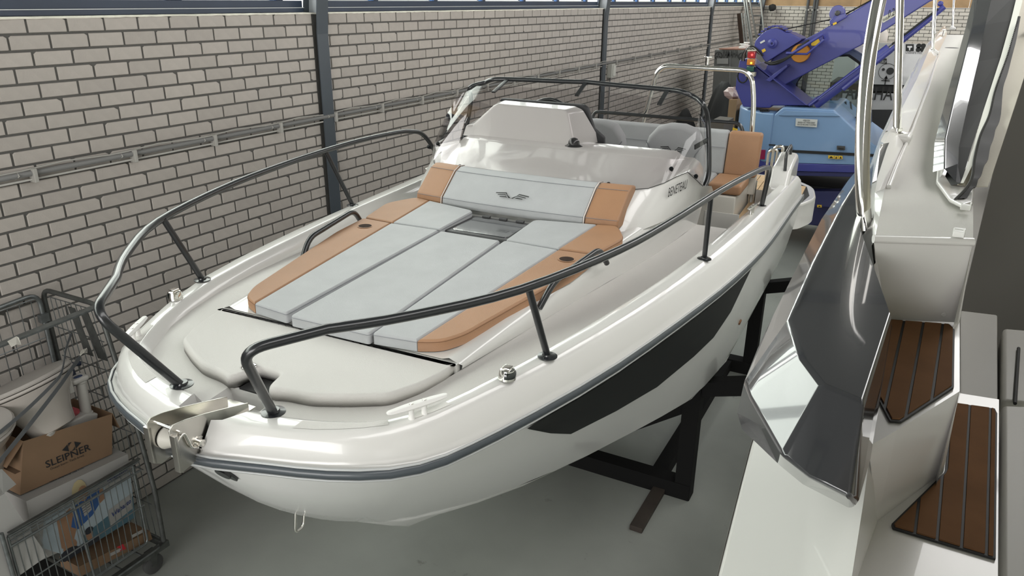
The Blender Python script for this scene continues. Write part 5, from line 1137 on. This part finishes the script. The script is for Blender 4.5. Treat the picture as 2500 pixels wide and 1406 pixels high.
prism('board', [PY(1755, 121, 14.2), PY(1846, 122, 14.2), PY(1852, 121, 14.8)+V((.3, .3, 0)), PY(1800, 121, 14.2)+V((-.1, .9, .0))], V((0, 0, .02)), mat('board_brown', (.26, .12, .08), .6), sh_)
for i, x in enumerate((1812, 1822)):
    q = PY(x, 118-i*4, 14.3+i*.25); t_ = thing('white_fitting', 'white capped fitting on the brown board, the %s one' % ('left' if i == 0 else 'right'), 'fitting', q, 'white fittings on the brown board'); lathe('fitting', q, [(.05, -.03), (.06, 0), (.06, .03), (.03, .035), (.03, .06), (.055, .065), (.05, .08), (0, .08)], WHP, t_)
# black tarpaulin heap
tp = thing('black_tarpaulin', 'heap of crumpled black tarpaulin beside the stern of the white motorboat', 'tarpaulin', PY(1740, 290, 10.8)*1.0)
tp.location = V((1.28, 12.1, 0)); rt = random.Random(4); rows = []
for i in range(15):
    r_ = []
    for j in range(15):
        u, v = i/14*2-1, j/14*2-1; x = 1.28+u*.62; y = 12.1+v*.62; e = max(0, 1-u*u)*max(0, 1-v*v)
        z = 2.12*(e**.35)*(0.80+.2*math.sin(u*5+v*3))+rt.uniform(-.07, .07)*(1 if e > 0 else 0); r_.append(V((x+rt.uniform(-.05, .05), y+rt.uniform(-.05, .05), max(z, 0.0))))
    rows.append(r_)
mesh('tarpaulin', *grid_vf(rows), mat("tarp_black", (.006, .006, .007), .8, bump=.6, bscale=8), tp, smooth=True, sub=1)
T, _ = carton('brown_carton', 'small light brown carton beside the black tarpaulin heap', 'carton', ((1778, 300), (1798, 300), (1800, 243), (1780, 243)), 11.0, .38, mat('carton_brown', (.34, .22, .12), .8), ground=True)
T2 = thing('crumpled_packaging', 'pinkish crumpled clear packaging on the small brown carton', 'packaging', PY(1790, 243, 11.15)); rr = random.Random(8)
me_pts = []
q = PY(1790, 232, 11.15); rows = []
for i in range(6):
    a = math.pi*i/5; rows.append([q+V((math.sin(a)*math.cos(b_)*.13*rr.uniform(.7, 1.2), math.sin(a)*math.sin(b_)*.13*rr.uniform(.7, 1.2), .02+math.cos(a)*.10*rr.uniform(.8, 1.1))) for b_ in [2*math.pi*k/9 for k in range(9)]])
mesh('packaging', *grid_vf(rows, True), mat('packaging_pink', (.45, .33, .32), .25), T2)
T, _ = carton('old_carton', 'weathered grey carton on the floor in front of the tarpaulin', 'carton', ((1728, 330), (1768, 332), (1768, 300), (1732, 296)), 9.2, .5, mat('carton_grey', (.09, .08, .07), .8), ground=True)
# aluminium ladders leaning in the corner
ALU = mat('dull_aluminium', (.22, .22, .215), .6, .4, var=.2, vscale=9)
def ladder(label, p0, p1, q0, q1, Y0, Y1, nr, w_=.07):
    a0, a1, b0, b1 = PY(*p0, Y0), PY(*p1, Y1), PY(*q0, Y0), PY(*q1, Y1)
    a0.z = b0.z = min(a0.z, b0.z); T = thing('aluminium_ladder', label, 'ladder', ((a0+b0)/2).xy.to_3d(), 'ladders leaning in the corner')
    ext = lambda a, b_: a+(b_-a)*0
    for a, b_ in ((a0, a1), (b0, b1)):
        d = (b_-a); foot_ = a+d*(-(a.z)/d.z); beam('rail', foot_, b_, w_, .03, ALU, T, (0, 1, 0))
    for k in range(nr):
        f = (k+.5)/nr; beam('rung', a0.lerp(a1, f), b0.lerp(b1, f), .03, .03, ALU, T, (0, 1, 0))
ladder('wide aluminium ladder with visible rungs, leaning in the far corner', (1848, 96), (1823, -40), (1868, 92), (1853, -40), 19.3, 20.6, 6)
ladder('aluminium ladder turned edge-on, second from the left in the far corner', (1834, 112), (1811, -40), (1838, 112), (1817, -40), 18.4, 20.0, 6, .08)
ladder('short aluminium ladder, leftmost of those in the far corner', (1819, 108), (1811, 33), (1824, 108), (1818, 33), 18.0, 18.3, 4, .06)
bd = thing('dark_board', 'narrow dark brown board standing behind the short aluminium ladder', 'board', PY(1812, 108, 18.5).xy.to_3d()); prism('board', [PY(x, y, 18.5) for x, y in ((1806, 110), (1815, 110), (1808, 32), (1799, 33))], V((0, .05, 0)), mat('board_dark', (.05, .03, .02), .8), bd)
# wrapped motor cartons behind the crane
WRAP = mat('wrapped_carton_white', (.33, .33, .33), .22, coat=.6, var=.18, vscale=3, bump=.5, bscale=6)
T, P_ = carton('wrapped_motor_carton', 'white motor carton in clear film, upper one of the pair behind the crane', 'carton', ((2125, 206), (2275, 210), (2350, 110), (2118, 104)), 13.6, 1.1, WRAP, 'film wrapped motor cartons')
def bk(L_, m=BLKM, Y=13.59): return flat('printed_mark', [[PY(x, y, Y) for x, y in l] for l in L_], m, T)
bk([[(2211, 125), (2231, 125), (2231, 108), (2211, 108)]]); flat('printed_mark', [[PY(x, y, 13.585) for x, y in l] for l in ([(2215, 112), (2227, 112), (2227, 116), (2223, 117), (2222, 123), (2219, 123), (2219, 117), (2215, 116)],)], WRAP, T)
for x, y in ((2243, 112), (2254, 112), (2242, 121), (2253, 121)): 
    c = PY(x, y, 13.59); flat('printed_mark', [[c+V((math.cos(2*math.pi*k/12)*.036, 0, math.sin(2*math.pi*k/12)*.036)) for k in range(12)]], BLKM, T)
a_, b_ = PY(2210, 131, 13.59), PY(2256, 132, 13.59); text('carton_lettering', 'Outboard motor', a_, b_-a_, V((0, 0, 1)), .05, BLKM, T, width=(b_-a_).length)
bk([[(2135, 152), (2165, 157), (2165, 143), (2146, 140), (2135, 140)]]); a_, b_ = PY(2150, 154, 13.58), PY(2163, 155, 13.58); text('carton_lettering', 'DROP', a_, b_-a_, V((0, 0, 1)), .045, WRAP, T, width=(b_-a_).length)
c = PY(2166, 175, 13.59); n = 24; polys = [[c+V((math.cos(a)*r, 0, math.sin(a)*r)) for a, r in ((2*math.pi*k/n, .125), (2*math.pi*(k+1)/n, .125), (2*math.pi*(k+1)/n, .118), (2*math.pi*k/n, .118))] for k in range(n)]
for dx, dz, r in ((.04, .01, .055), (-.06, .03, .022)): polys.append([c+V((dx+math.cos(2*math.pi*k/12)*r, 0, dz+math.sin(2*math.pi*k/12)*r)) for k in range(12)])
polys.append([c+V((-.03, 0, -.11)), c+V((.03, 0, -.11)), c+V((0, 0, -.055))]); c2 = PY(2162, 197, 13.59)
polys += [[c2+V((-.06, 0, -.008)), c2+V((.06, 0, -.008)), c2+V((.06, 0, .008)), c2+V((-.06, 0, .008))], [c2+V((-.008, 0, -.06)), c2+V((.008, 0, -.06)), c2+V((.008, 0, .06)), c2+V((-.008, 0, .06))]]
flat('printed_mark', polys, BLKM, T)
box('pallet', PY(2160, 212, 13.9)+V((.2, .3, 0)), 2.0, 1.1, .10, BLKM, T)
T, P_ = carton('wrapped_motor_carton', 'white motor carton in clear film, lower one of the pair behind the crane', 'carton', ((2030, 268), (2240, 268), (2260, 228), (2030, 228)), 13.62, 1.05, WRAP, 'film wrapped motor cartons')
a_, b_ = PY(2043, 242, 13.605), PY(2178, 245, 13.605); text('maker_lettering', 'YAMAHA', a_, b_-a_, V((0, 0, 1)), .20, BLKM, T, width=(b_-a_).length, bold=.006)
T, _ = carton('black_crate', 'black crate under the film wrapped cartons behind the crane', 'crate', ((2050, 420), (2230, 420), (2250, 268), (2050, 268)), 13.62, 1.05, mat('crate_black', (.014, .014, .015), .6), ground=True)
T, _ = carton('white_carton', 'white carton standing behind the crane cab window', 'carton', ((2028, 205), (2088, 210), (2092, 128), (2040, 128)), 15.5, .8, mat('carton_white', (.52, .52, .50), .6), ground=True)
bt = thing('white_canister', 'white canister with rounded shoulders on top of the wrapped cartons', 'canister', PY(2147, 103, 14)); lathe('canister', PY(2147, 103, 14), [(0, 0), (.10, 0), (.11, .02), (.11, .13), (.08, .18), (.06, .2), (.06, .24), (0, .24)], mat('canister_cream', (.5, .46, .42), .5), bt)
sl = thing('spot_lamp', 'small black spot lamp on the back wall beside the corner column', 'lamp', PY(1882, 20, YB-.2)); lathe('lamp_head', PY(1880, 20, YB-.2), [(0, 0), (.08, 0), (.09, .08), (.06, .14), (0, .15)], BLKM, sl, ax=axes((.7, .5, .2))); tube('lamp_arm', [PY(1882, 21, YB-.1), PY(1892, 21, YB-.03)], .02, BLKM, sl)
# ================================================================== THE ROLL CAGE AND WHAT IS IN IT
GALV = mat('galvanised_steel', (.20, .215, .215), .42, .75, var=.25, vscale=25); GALD = mat('galvanised_dark', (.10, .105, .10), .5, .6, var=.3, vscale=20)
cage = thing('roll_cage', 'galvanised wire roll container full of boat parts, at the left by the brick wall', 'roll container', (.37, 1.85, 0))
X0, X1, Y0, Y1, ZB = .06, .69, 1.45, 2.24, .17
def panel_wires(a, b_, c, d, n1, n2, r=.0026):                # a-b bottom, c-d top; verticals and horizontals
    out_ = []
    a, b_, c, d = V(a), V(b_), V(c), V(d)
    for i in range(n1):
        f = (i+.5)/n1; out_.append(tube_vf([a.lerp(b_, f), c.lerp(d, f)], r, 5))
    for j in range(n2):
        f = j/(n2-1) if n2 > 1 else 0; out_.append(tube_vf([a.lerp(c, f)+V((.003, -.003, 0)), b_.lerp(d, f)+V((.003, -.003, 0))], r*1.25, 5))
    return join(*out_)
def wires(name, vf): o = mesh(name, *vf, GALV, cage, smooth=True); o['kind'] = 'stuff'; return o
endt = fillet([(.695, Y1, ZB), (.70, Y1, .55), (.655, Y1, .92), (.50, Y1+.01, 1.65), (.03, Y1, 1.655), (.05, Y1, ZB)], .07, 5)
tube('end_frame', endt, .0135, GALD, cage); wires('end_wires', join(panel_wires((.10, Y1, ZB+.03), (.66, Y1, ZB+.03), (.10, Y1, .9), (.62, Y1, .9), 10, 4), panel_wires((.10, Y1, .9), (.62, Y1, .9), (.07, Y1, 1.62), (.47, Y1, 1.62), 9, 5)))
tube('back_frame', fillet([(.045, 1.40, 1.60), (.045, 2.205, 1.645), (.05, 2.21, ZB)], .07, 5), .0125, GALV, cage); wires('back_wires', panel_wires((.055, 1.42, ZB+.03), (.055, 2.19, ZB+.03), (.045, 1.42, 1.60), (.045, 2.19, 1.62), 12, 7))
tube('back_frame', [(.05, 1.44, ZB), (.045, 1.44, 1.60)], .0125, GALV, cage)
beam('top_bar', (.505, Y1-.005, 1.645), (.535, 1.35, 1.625), .012, .05, GALV, cage, (0, 0, 1))
prism('corner_plate', [(.26, Y1-.012, 1.60), (.32, Y1-.012, 1.60), (.40, Y1-.012, 1.33), (.33, Y1-.012, 1.33)], V((0, .004, 0)), GALD, cage); prism('corner_plate', [(.36, Y1-.012, 1.60), (.43, Y1-.012, 1.60), (.52, Y1-.012, 1.33), (.44, Y1-.012, 1.33)], V((0, .004, 0)), GALD, cage)
box('hinge_clamp', (.055, 2.20, 1.50), .035, .05, .05, GALV, cage, .005)
# lower gate in front
GX = .685
for z in (.765, .735, .705): tube('gate_rail', [(GX, 1.475, z-.003), (GX, 2.19, z+.003)], .0075 if z > .76 or z < .71 else .004, GALV, cage, n=8)
beam('gate_bar', (GX+.012, 1.475, .785), (GX+.012, 2.19, .79), .008, .022, GALD, cage)
tube('gate_side', fillet([(GX, 1.475, .76), (GX, 1.475, .24), (GX, 2.15, .24), (GX, 2.15, .76)], .03), .0065, GALV, cage, n=8); tube('gate_side', [(GX, 1.82, .24), (GX, 1.80, .76)], .0065, GALV, cage, n=8)
wires('gate_wires', panel_wires((GX, 1.49, .25), (GX, 2.15, .25), (GX, 1.49, .75), (GX, 2.16, .75), 19, 2)); tube('gate_cross_wire', [(GX+.004, 1.49, .47), (GX+.004, 2.17, .49)], .0045, GALV, cage, n=6)
tube('front_post', [(.695, 1.45, ZB), (.69, 1.45, .80)], .011, GALV, cage, n=8)
# base and castors
for a, b_ in (((X0, Y0, ZB), (X1, Y0, ZB)), ((X0, Y1, ZB), (X1, Y1, ZB)), ((X0, Y0, ZB), (X0, Y1, ZB)), ((X1+.01, Y0, ZB), (X1+.01, Y1+.02, ZB))): beam('base_rail', a, b_, .04, .03, GALD, cage)
for k in range(5): beam('base_rod', (X0, Y0+.13*(k+1), ZB+.012), (X1, Y0+.13*(k+1), ZB+.012), .010, .010, GALV, cage)
tube('base_loop', fillet([(.70, 1.5, ZB+.02), (.735, 1.5, ZB+.03), (.735, 2.18, ZB+.03), (.70, 2.2, ZB+.02)], .03), .006, GALV, cage, n=8)
RUBW = mat('castor_rubber', (.06, .06, .06), .6)
for cx, cy_ in ((.64, 2.17), (.64, 1.52), (.12, 2.17), (.12, 1.52)):
    c = V((cx+.02, cy_, .062)); wl2 = lathe('castor', c-V((.017, 0, 0)), [(0, 0), (.048, 0), (.060, .004), (.062, .017), (.060, .030), (.048, .034), (0, .034)], RUBW, cage, ax=axes((1, 0, 0))); lathe('hub', c-V((.02, 0, 0)), [(0, 0), (.022, 0), (.022, .04), (0, .04)], GALD, wl2, ax=axes((1, 0, 0)), n=14)
    prism('fork', [(c.x-.024, c.y-.03, .155), (c.x-.024, c.y+.03, .155), (c.x-.024, c.y+.012, .05), (c.x-.024, c.y-.012, .05)], V((.048, 0, 0)), GALD, wl2, bevel=.003)
# --- cartons (faces towards the hall are at x const)
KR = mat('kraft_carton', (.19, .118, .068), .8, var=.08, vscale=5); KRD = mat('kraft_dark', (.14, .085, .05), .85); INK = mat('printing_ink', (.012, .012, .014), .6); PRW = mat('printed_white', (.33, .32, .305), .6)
def xbox(name, label, cat, fx, px, bx, m, grp=None, top=True):
    """front face at plane x=fx from 4 pixels (BL,BR,TR,TL); back plane at x=bx"""
    P_ = [PX(x, y, fx) for x, y in px]; T = thing(name, label, cat, ((fx+bx)/2, sum(p.y for p in P_)/4, min(p.z for p in P_)), grp)
    back = [V((bx, p.y, p.z)) for p in P_]; vs = P_+back; fs = [(0, 1, 2, 3), (4, 5, 6, 7), (0, 1, 5, 4), (1, 2, 6, 5), (0, 3, 7, 4)]+([(2, 3, 7, 6)] if top else [])
    mesh('body', vs, fs, m, T); return T, P_
# white printed carton, standing on the cage floor
wbx, WP = xbox('printed_heater_carton', 'large white printed carton with sea picture and blue lettering, low in the roll cage', 'carton', .62, ((92, 1372), (330, 1262), (312, 1108), (64, 1224)), .16, PRW)
WP[0].z = WP[1].z = max(.20, min(WP[0].z, WP[1].z)); 
def wq(u, v): 
    a = WP[3].lerp(WP[2], u); b_ = WP[0].lerp(WP[1], u); return a.lerp(b_, v)+V((.0015, 0, 0))
def wflat(name, L_, m, lift=0.0): return flat(name, [[wq(u, v)+V((lift, 0, 0)) for u, v in l] for l in L_], m, wbx)
SEA = mat('print_sea', (.07, .14, .18), .5); SKY = mat('print_sky', (.36, .42, .46), .5); SKIN = mat('print_skin', (.30, .17, .10), .5); BLN = mat('print_blond', (.42, .35, .20), .5); JEAN = mat('print_blue', (.03, .09, .26), .5); DRK = mat('print_dark', (.02, .022, .03), .5); LOGO = mat('print_logo_blue', (.02, .04, .16), .5)
wflat('print_sky', [[(.12, .30), (1, .28), (1, 1), (.30, 1), (.05, .65)]], SKY); wflat('print_sea', [[(.45, .80), (1, .66), (1, 1), (.40, 1)]], SEA, .0005)
def blob(cu, cv, ru, rv, m, n=12, lift=.001, nm='print_figure'): wflat(nm, [[(cu+ru*math.cos(2*math.pi*k/n), cv+rv*math.sin(2*math.pi*k/n)) for k in range(n)]], m, lift)
blob(.47, .20, .075, .17, BLN); blob(.50, .24, .05, .11, SKIN, lift=.0014); wflat('print_figure', [[(.40, .35), (.50, .32), (.66, .28), (.68, .45), (.56, .60), (.40, .68), (.34, .60)]], JEAN, .0012); wflat('print_figure', [[(.46, .37), (.55, .35), (.56, .52), (.48, .56)]], PRW, .0016)
for k in range(4): wflat('print_stripe', [[(.465, .40+k*.035), (.55, .38+k*.035), (.55, .387+k*.035), (.465, .407+k*.035)]], DRK, .002)
wflat('print_figure', [[(.66, .30), (.70, .28), (.71, .46), (.64, .50)]], SKIN, .0016)
wflat('print_figure', [[(.22, .42), (.36, .34), (.40, .62), (.30, .92), (.22, .80)]], SKIN, .0011); blob(.30, .84, .07, .09, SKIN, lift=.0015); blob(.28, .93, .10, .08, DRK, lift=.0018)
blob(.50, .84, .035, .09, SKIN, lift=.0015); blob(.50, .78, .045, .05, DRK, lift=.0018); wflat('print_figure', [[(.30, .90), (.58, .92), (.60, 1), (.22, 1)]], DRK, .002)
for v0 in (.10, .60):
    wflat('print_panel', [[(.72, v0+.06), (.985, v0), (.985, v0+.24), (.72, v0+.30)]], PRW, .0022)
    a_, b_ = wq(.75, v0+.19), wq(.97, v0+.135); text('carton_lettering', 'Webasto', a_+V((.004, 0, 0)), b_-a_, V((0, 0, 1)), .030, LOGO, wbx, width=(b_-a_).length, shear=.15, bold=.015)
# top face drawing: a small line drawing of a sailing gear
tz = (WP[2].z+WP[3].z)/2
def tf(x, y): return PZ(x, y, tz+.004)
for L_ in ([(190, 1152), (228, 1132), (240, 1142), (222, 1160), (205, 1163)], [(250, 1125), (300, 1104), (303, 1116), (268, 1124)]): pass
b1, _ = xbox('flat_kraft_carton', 'long flat brown carton with white labels, lying in the front of the cage floor', 'carton', .665, ((196, 1408), (372, 1316), (366, 1296), (192, 1384)), .50, KR)
for (x0, y0, x1, y1) in ((268, 1359, 296, 1345), (322, 1314, 348, 1300)): flat('label', [[PX(x0, y0, .6665), PX(x1, y1, .6665), PX(x1, y1-8, .6665), PX(x0, y0-8, .6665)]], PRW, b1)
flat('red_arrow', [[PX(x, y, .667) for x, y in ((284, 1336), (300, 1328), (296, 1320), (308, 1340), (292, 1346), (296, 1340))]], mat('print_red', (.45, .02, .03), .5), b1)
# SLEIPNER carton, open at the top
sp, SP = xbox('open_kraft_carton', 'open brown carton with black maker lettering holding the white hand pump', 'carton', .56, ((49, 1209), (274, 1108), (274, 1010), (57, 1077)), .22, KR, top=False)
for v_ in SP: pass
a_, b_ = PX(113, 1143, .5615), PX(222, 1098, .5615); text('maker_lettering', 'SLEIPNER', a_, b_-a_, V((0, 0, 1)), .040, INK, sp, width=(b_-a_).length, bold=.01)
a_, b_ = PX(123, 1148, .5615), PX(206, 1113, .5615); text('tagline_lettering', 'Ocean born. Tech bred.', a_, b_-a_, V((0, 0, 1)), .013, INK, sp, width=(b_-a_).length)
a_, b_ = PX(121, 1179, .5615), PX(205, 1145, .5615); text('web_lettering', 'www.sleipnergroup.com', a_, b_-a_, V((0, 0, 1)), .012, INK, sp, width=(b_-a_).length)
ux = (PX(222, 1098, .5615)-PX(113, 1143, .5615)).normalized(); c = PX(175, 1090, .562); U3 = V((0, 0, 1))
def em(L_): return [c+ux*a*.052+U3*b_*.052 for a, b_ in L_]
flat('maker_emblem', [em(l) for l in ([(-1, 0), (-.35, .42), (-.35, -.42)], [(1, 0), (.35, .42), (.35, -.42)], [(-.28, .1), (-.28, .5), (.1, .5), (-.05, .38), (-.16, .3)], [(.28, -.1), (.28, -.5), (-.1, -.5), (.05, -.38), (.16, -.3)])], INK, sp)
mesh('flap', [SP[3], V((.22, SP[3].y, SP[3].z)), V((.24, SP[3].y-.10, SP[3].z-.08)), V((.55, SP[3].y-.10, SP[3].z-.10))], [(0, 1, 2, 3)], KR, sp, solid=.003)
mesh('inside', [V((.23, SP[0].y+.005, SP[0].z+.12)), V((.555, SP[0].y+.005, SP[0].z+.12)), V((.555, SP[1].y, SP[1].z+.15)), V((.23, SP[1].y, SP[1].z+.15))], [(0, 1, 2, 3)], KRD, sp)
mesh('flap', [V((.22, SP[2].y, SP[2].z)), V((.56, SP[2].y, SP[2].z)), V((.55, SP[2].y+.03, SP[2].z-.11)), V((.23, SP[2].y+.03, SP[2].z-.11))], [(0, 1, 2, 3)], KR, sp, solid=.003)
fo = thing('printed_film_bag', 'red and blue printed film bag poking out of the open brown carton', 'bag', PX(160, 1010, .42)); rr = random.Random(3); q = PX(168, 1008, .45); rows = []
for i in range(6):
    a = math.pi*i/5; rows.append([q+V((math.sin(a)*math.cos(b_)*.035*rr.uniform(.7, 1.3), math.sin(a)*math.sin(b_)*.05*rr.uniform(.7, 1.3), math.cos(a)*.035)) for b_ in [2*math.pi*k/8 for k in range(8)]])
mesh('film', *grid_vf(rows, True), mat('film_red', (.30, .05, .06), .3, var=.6, vscale=40), fo)
# hand pump
PW = mat('pump_white', (.40, .385, .36), .35)
pm = thing('hand_pump', 'white boat toilet hand pump with upright cylinder and oval blue badge, on the open carton', 'pump', PX(165, 1060, .50))
pa, pb = PX(100, 1055, .53), PX(236, 1016, .50); d = (pb-pa); ax_p = axes(V((0, 0, 1)), d)
prism('pump_body', [pa+V((0, 0, -.035)), pb+V((0, 0, -.03)), pb+V((.0, .015, .01)), pb-d*.18+V((0, 0, .028)), pa+d*.40+V((0, 0, .0)), pa+d*.3+V((0, 0, .035)), pa+V((0, -.01, .03))], V((-.09, 0, 0)), PW, pm, bevel=.010, seg=3)
c0, c1 = PX(212, 1015, .46), PX(196, 925, .46); lathe('pump_cylinder', c0, [(.034, 0), (.034, .02), (.028, .025), (.026, (c1-c0).length*.9), (.030, (c1-c0).length*.92), (.030, (c1-c0).length)], PW, pm, ax=axes(c1-c0), n=20)
h0 = PX(190, 925, .46); box('pump_head', h0, .07, .09, .03, PW, pm, .012, seg=3); box('pump_lever', PX(170, 945, .47), .03, .035, .075, PW, pm, .010, seg=3)
lathe('badge', h0+V((.005, 0, .0155)), [(0, .002), (.018, .001), (.020, -.001)], mat('badge_blue', (.01, .03, .10), .2), pm, n=18, ax=(V((0, 1.3, 0)), V((-.8, 0, 0)), V((0, 0, 1))))
lathe('pump_flange', PX(110, 1045, .52), [(.05, -.02), (.05, .0), (.035, .004), (.03, .03), (.022, .05), (0, .05)], PW, pm, n=22, ax=axes(V((.3, -.2, .9))))
# toilet bowls
def bowl(label, c, r, tilt, grp='white marine toilets in the cage'):
    T = thing('marine_toilet', label, 'toilet', c, grp); Z = V(tilt).normalized(); X = (V((.25, .97, 0))-Z*Z.dot(V((.25, .97, 0)))).normalized(); Y = Z.cross(X); c = V(c)
    CER = mat('ceramic_cream', (.36, .33, .30), .15, coat=.6)
    mesh('bowl', *lathe_vf(c, [(.05, -.26), (.09, -.24), (.10, -.17), (r*.72, -.09), (r*.93, -.03), (r*.97, 0), (r*.9, .002), (0, -.03)], 30, (X*1.25, Y*.95, Z)), CER, T, smooth=True, angle=40)
    mesh('seat', *lathe_vf(c, [(0, .006), (r*1.0, .006), (r*1.03, .012), (r*1.0, .022), (0, .024)], 30, (X*1.25, Y*.95, Z)), mat('toilet_seat', (.40, .37, .34), .3), T, smooth=True, angle=40)
    mesh('lid', *lathe_vf(c, [(0, .026), (r*1.0, .026), (r*1.02, .034), (r*.97, .046), (0, .056)], 30, (X*1.25, Y*.95, Z)), mat('toilet_lid', (.36, .335, .31), .3), T, smooth=True, angle=40); return T
bowl('white toilet bowl with closed lid lying tilted behind the straps in the cage', PX(72, 945, .42), .175, (-.32, -.10, .90))
bowl('second white toilet bowl, cut off by the left edge beside the brown carton', PX(-75, 1062, .50), .15, (.25, -.1, .9))
# straps, papers, tag
def ribbon(name, pts, w_, m, T, wd=(0, 0, 1)):
    P_ = crv(pts, 5); W_ = V(wd); return mesh(name, *grid_vf([[p-W_*w_/2 for p in P_], [p+W_*w_/2 for p in P_]]), m, T, smooth=True, solid=.002)
STR = mat('grey_webbing', (.085, .09, .095), .75, bump=.4, bscale=300)
st_ = thing('webbing_strap', 'grey webbing strap with open hooks stretched across the toilet bowl', 'strap', PX(150, 930, .6))
ribbon('webbing', [PX(176, 812, .52), PX(162, 850, .58), PX(152, 905, .64), PX(132, 935, .66), PX(60, 1005, .67), PX(-20, 1072, .68)], .020, STR, st_)
st2 = thing('webbing_strap', 'wider grey webbing strap below the first one, ending in wire hooks', 'strap', PX(190, 880, .6))
ribbon('webbing', [PX(196, 872, .56), PX(172, 905, .62), PX(140, 950, .66), PX(70, 1040, .68), PX(-20, 1150, .69)], .026, STR, st2)
for k in range(3): tube('wire_hook', fillet([PX(194, 870, .56), PX(198+k*4, 858, .55), PX(204+k*4, 852-k*2, .54), PX(206+k*3, 862, .54)], .01), .0018, mat('hook_pale', (.5, .48, .42), .5), st2, n=5)
tube('blue_hose', crv([PX(150, 893, .30), PX(170, 888, .32), PX(195, 886, .34)], 5), .014, mat('hose_navy', (.012, .018, .04), .5), st2) if False else None
hk = thing('navy_hose', 'short dark navy hose behind the hand pump', 'hose', PX(170, 900, .3)); tube('hose', crv([PX(150, 905, .34), PX(166, 893, .32), PX(196, 887, .32)], 5), .013, mat('hose_navy', (.012, .018, .04), .5), hk); tube('hose', crv([PX(172, 895, .32), PX(180, 915, .36), PX(186, 930, .40)], 5), .013, mat('hose_navy', (.012, .018, .04), .5), hk)
pt = thing('paper_tag', 'torn white paper tag stuck on the upper bar of the roll cage', 'tag', PX(35, 835, .55)); mesh('paper', [PX(18, 833, .550), PX(40, 821, .550), PX(46, 824, .556), PX(52, 842, .552), PX(40, 841, .556), PX(28, 848, .552)], [(0, 1, 4, 5), (1, 2, 3, 4)], mat('paper_white', (.55, .53, .48), .7), pt, solid=.001)
PAP = mat('paper_sheet', (.36, .355, .34), .7)
mn = thing('instruction_carton', 'narrow white carton with black line drawings at the left front of the cage', 'carton', PX(50, 1330, .64))
q4 = [PX(-40, 1420, .655), PX(42, 1402, .655), PX(105, 1350, .655), PX(-6, 1196, .60)]; q5 = [PX(-60, 1380, .655), q4[2], q4[3], PX(-60, 1210, .60)]
mesh('body', [PX(-40, 1440, .645), PX(42, 1396, .645), PX(105, 1352, .645), PX(0, 1200, .60), PX(-60, 1240, .60)], [(0, 1, 2, 3, 4)], PAP, mn, solid=.04)
LN = [((22, 1330), (44, 1360), (60, 1350)), ((30, 1322), (52, 1352)), ((40, 1312), (50, 1330), (64, 1322)), ((56, 1340), (84, 1366), (78, 1338)), ((30, 1345), (50, 1378)), ((14, 1350), (32, 1384), (44, 1378)), ((60, 1308), (70, 1324)), ((36, 1300), (30, 1318), (50, 1316))]
def onp(x, y): 
    n_ = (q4[2]-q4[1]).cross(q4[3]-q4[1]).normalized(); r = ray(x, y); return CAM+r*((PX(105, 1352, .655)-CAM).dot(n_)/r.dot(n_))*.998
mesh('line_drawing', *join(*[tube_vf([onp(*p) for p in l], .0011, 4) for l in LN]), INK, mn)
for k, (x, y) in enumerate(((3, 1235), (14, 1248), (24, 1265))):
    for j in range(5): p, q_ = onp(x, y-8+j*3.2), onp(x+6+j, y-11+j*3.2); mesh('text_line', *tube_vf([p, q_], .0006, 4), INK, mn)
ps = thing('white_card', 'blank white card on the left edge beneath the grey straps', 'card', PX(15, 1175, .62)); prism('card', [PX(-20, 1195, .64), PX(8, 1205, .64), PX(40, 1182, .62), PX(5, 1145, .60), PX(-20, 1150, .60)], V((-.004, 0, -.002)), PAP, ps)
dt = thing('dark_tray', 'black tray and cables on the cage floor behind the white instruction carton', 'tray', (.35, 1.6, .19)); box('tray', (.36, 1.62, .24), .5, .28, .09, BLKM, dt, .01)
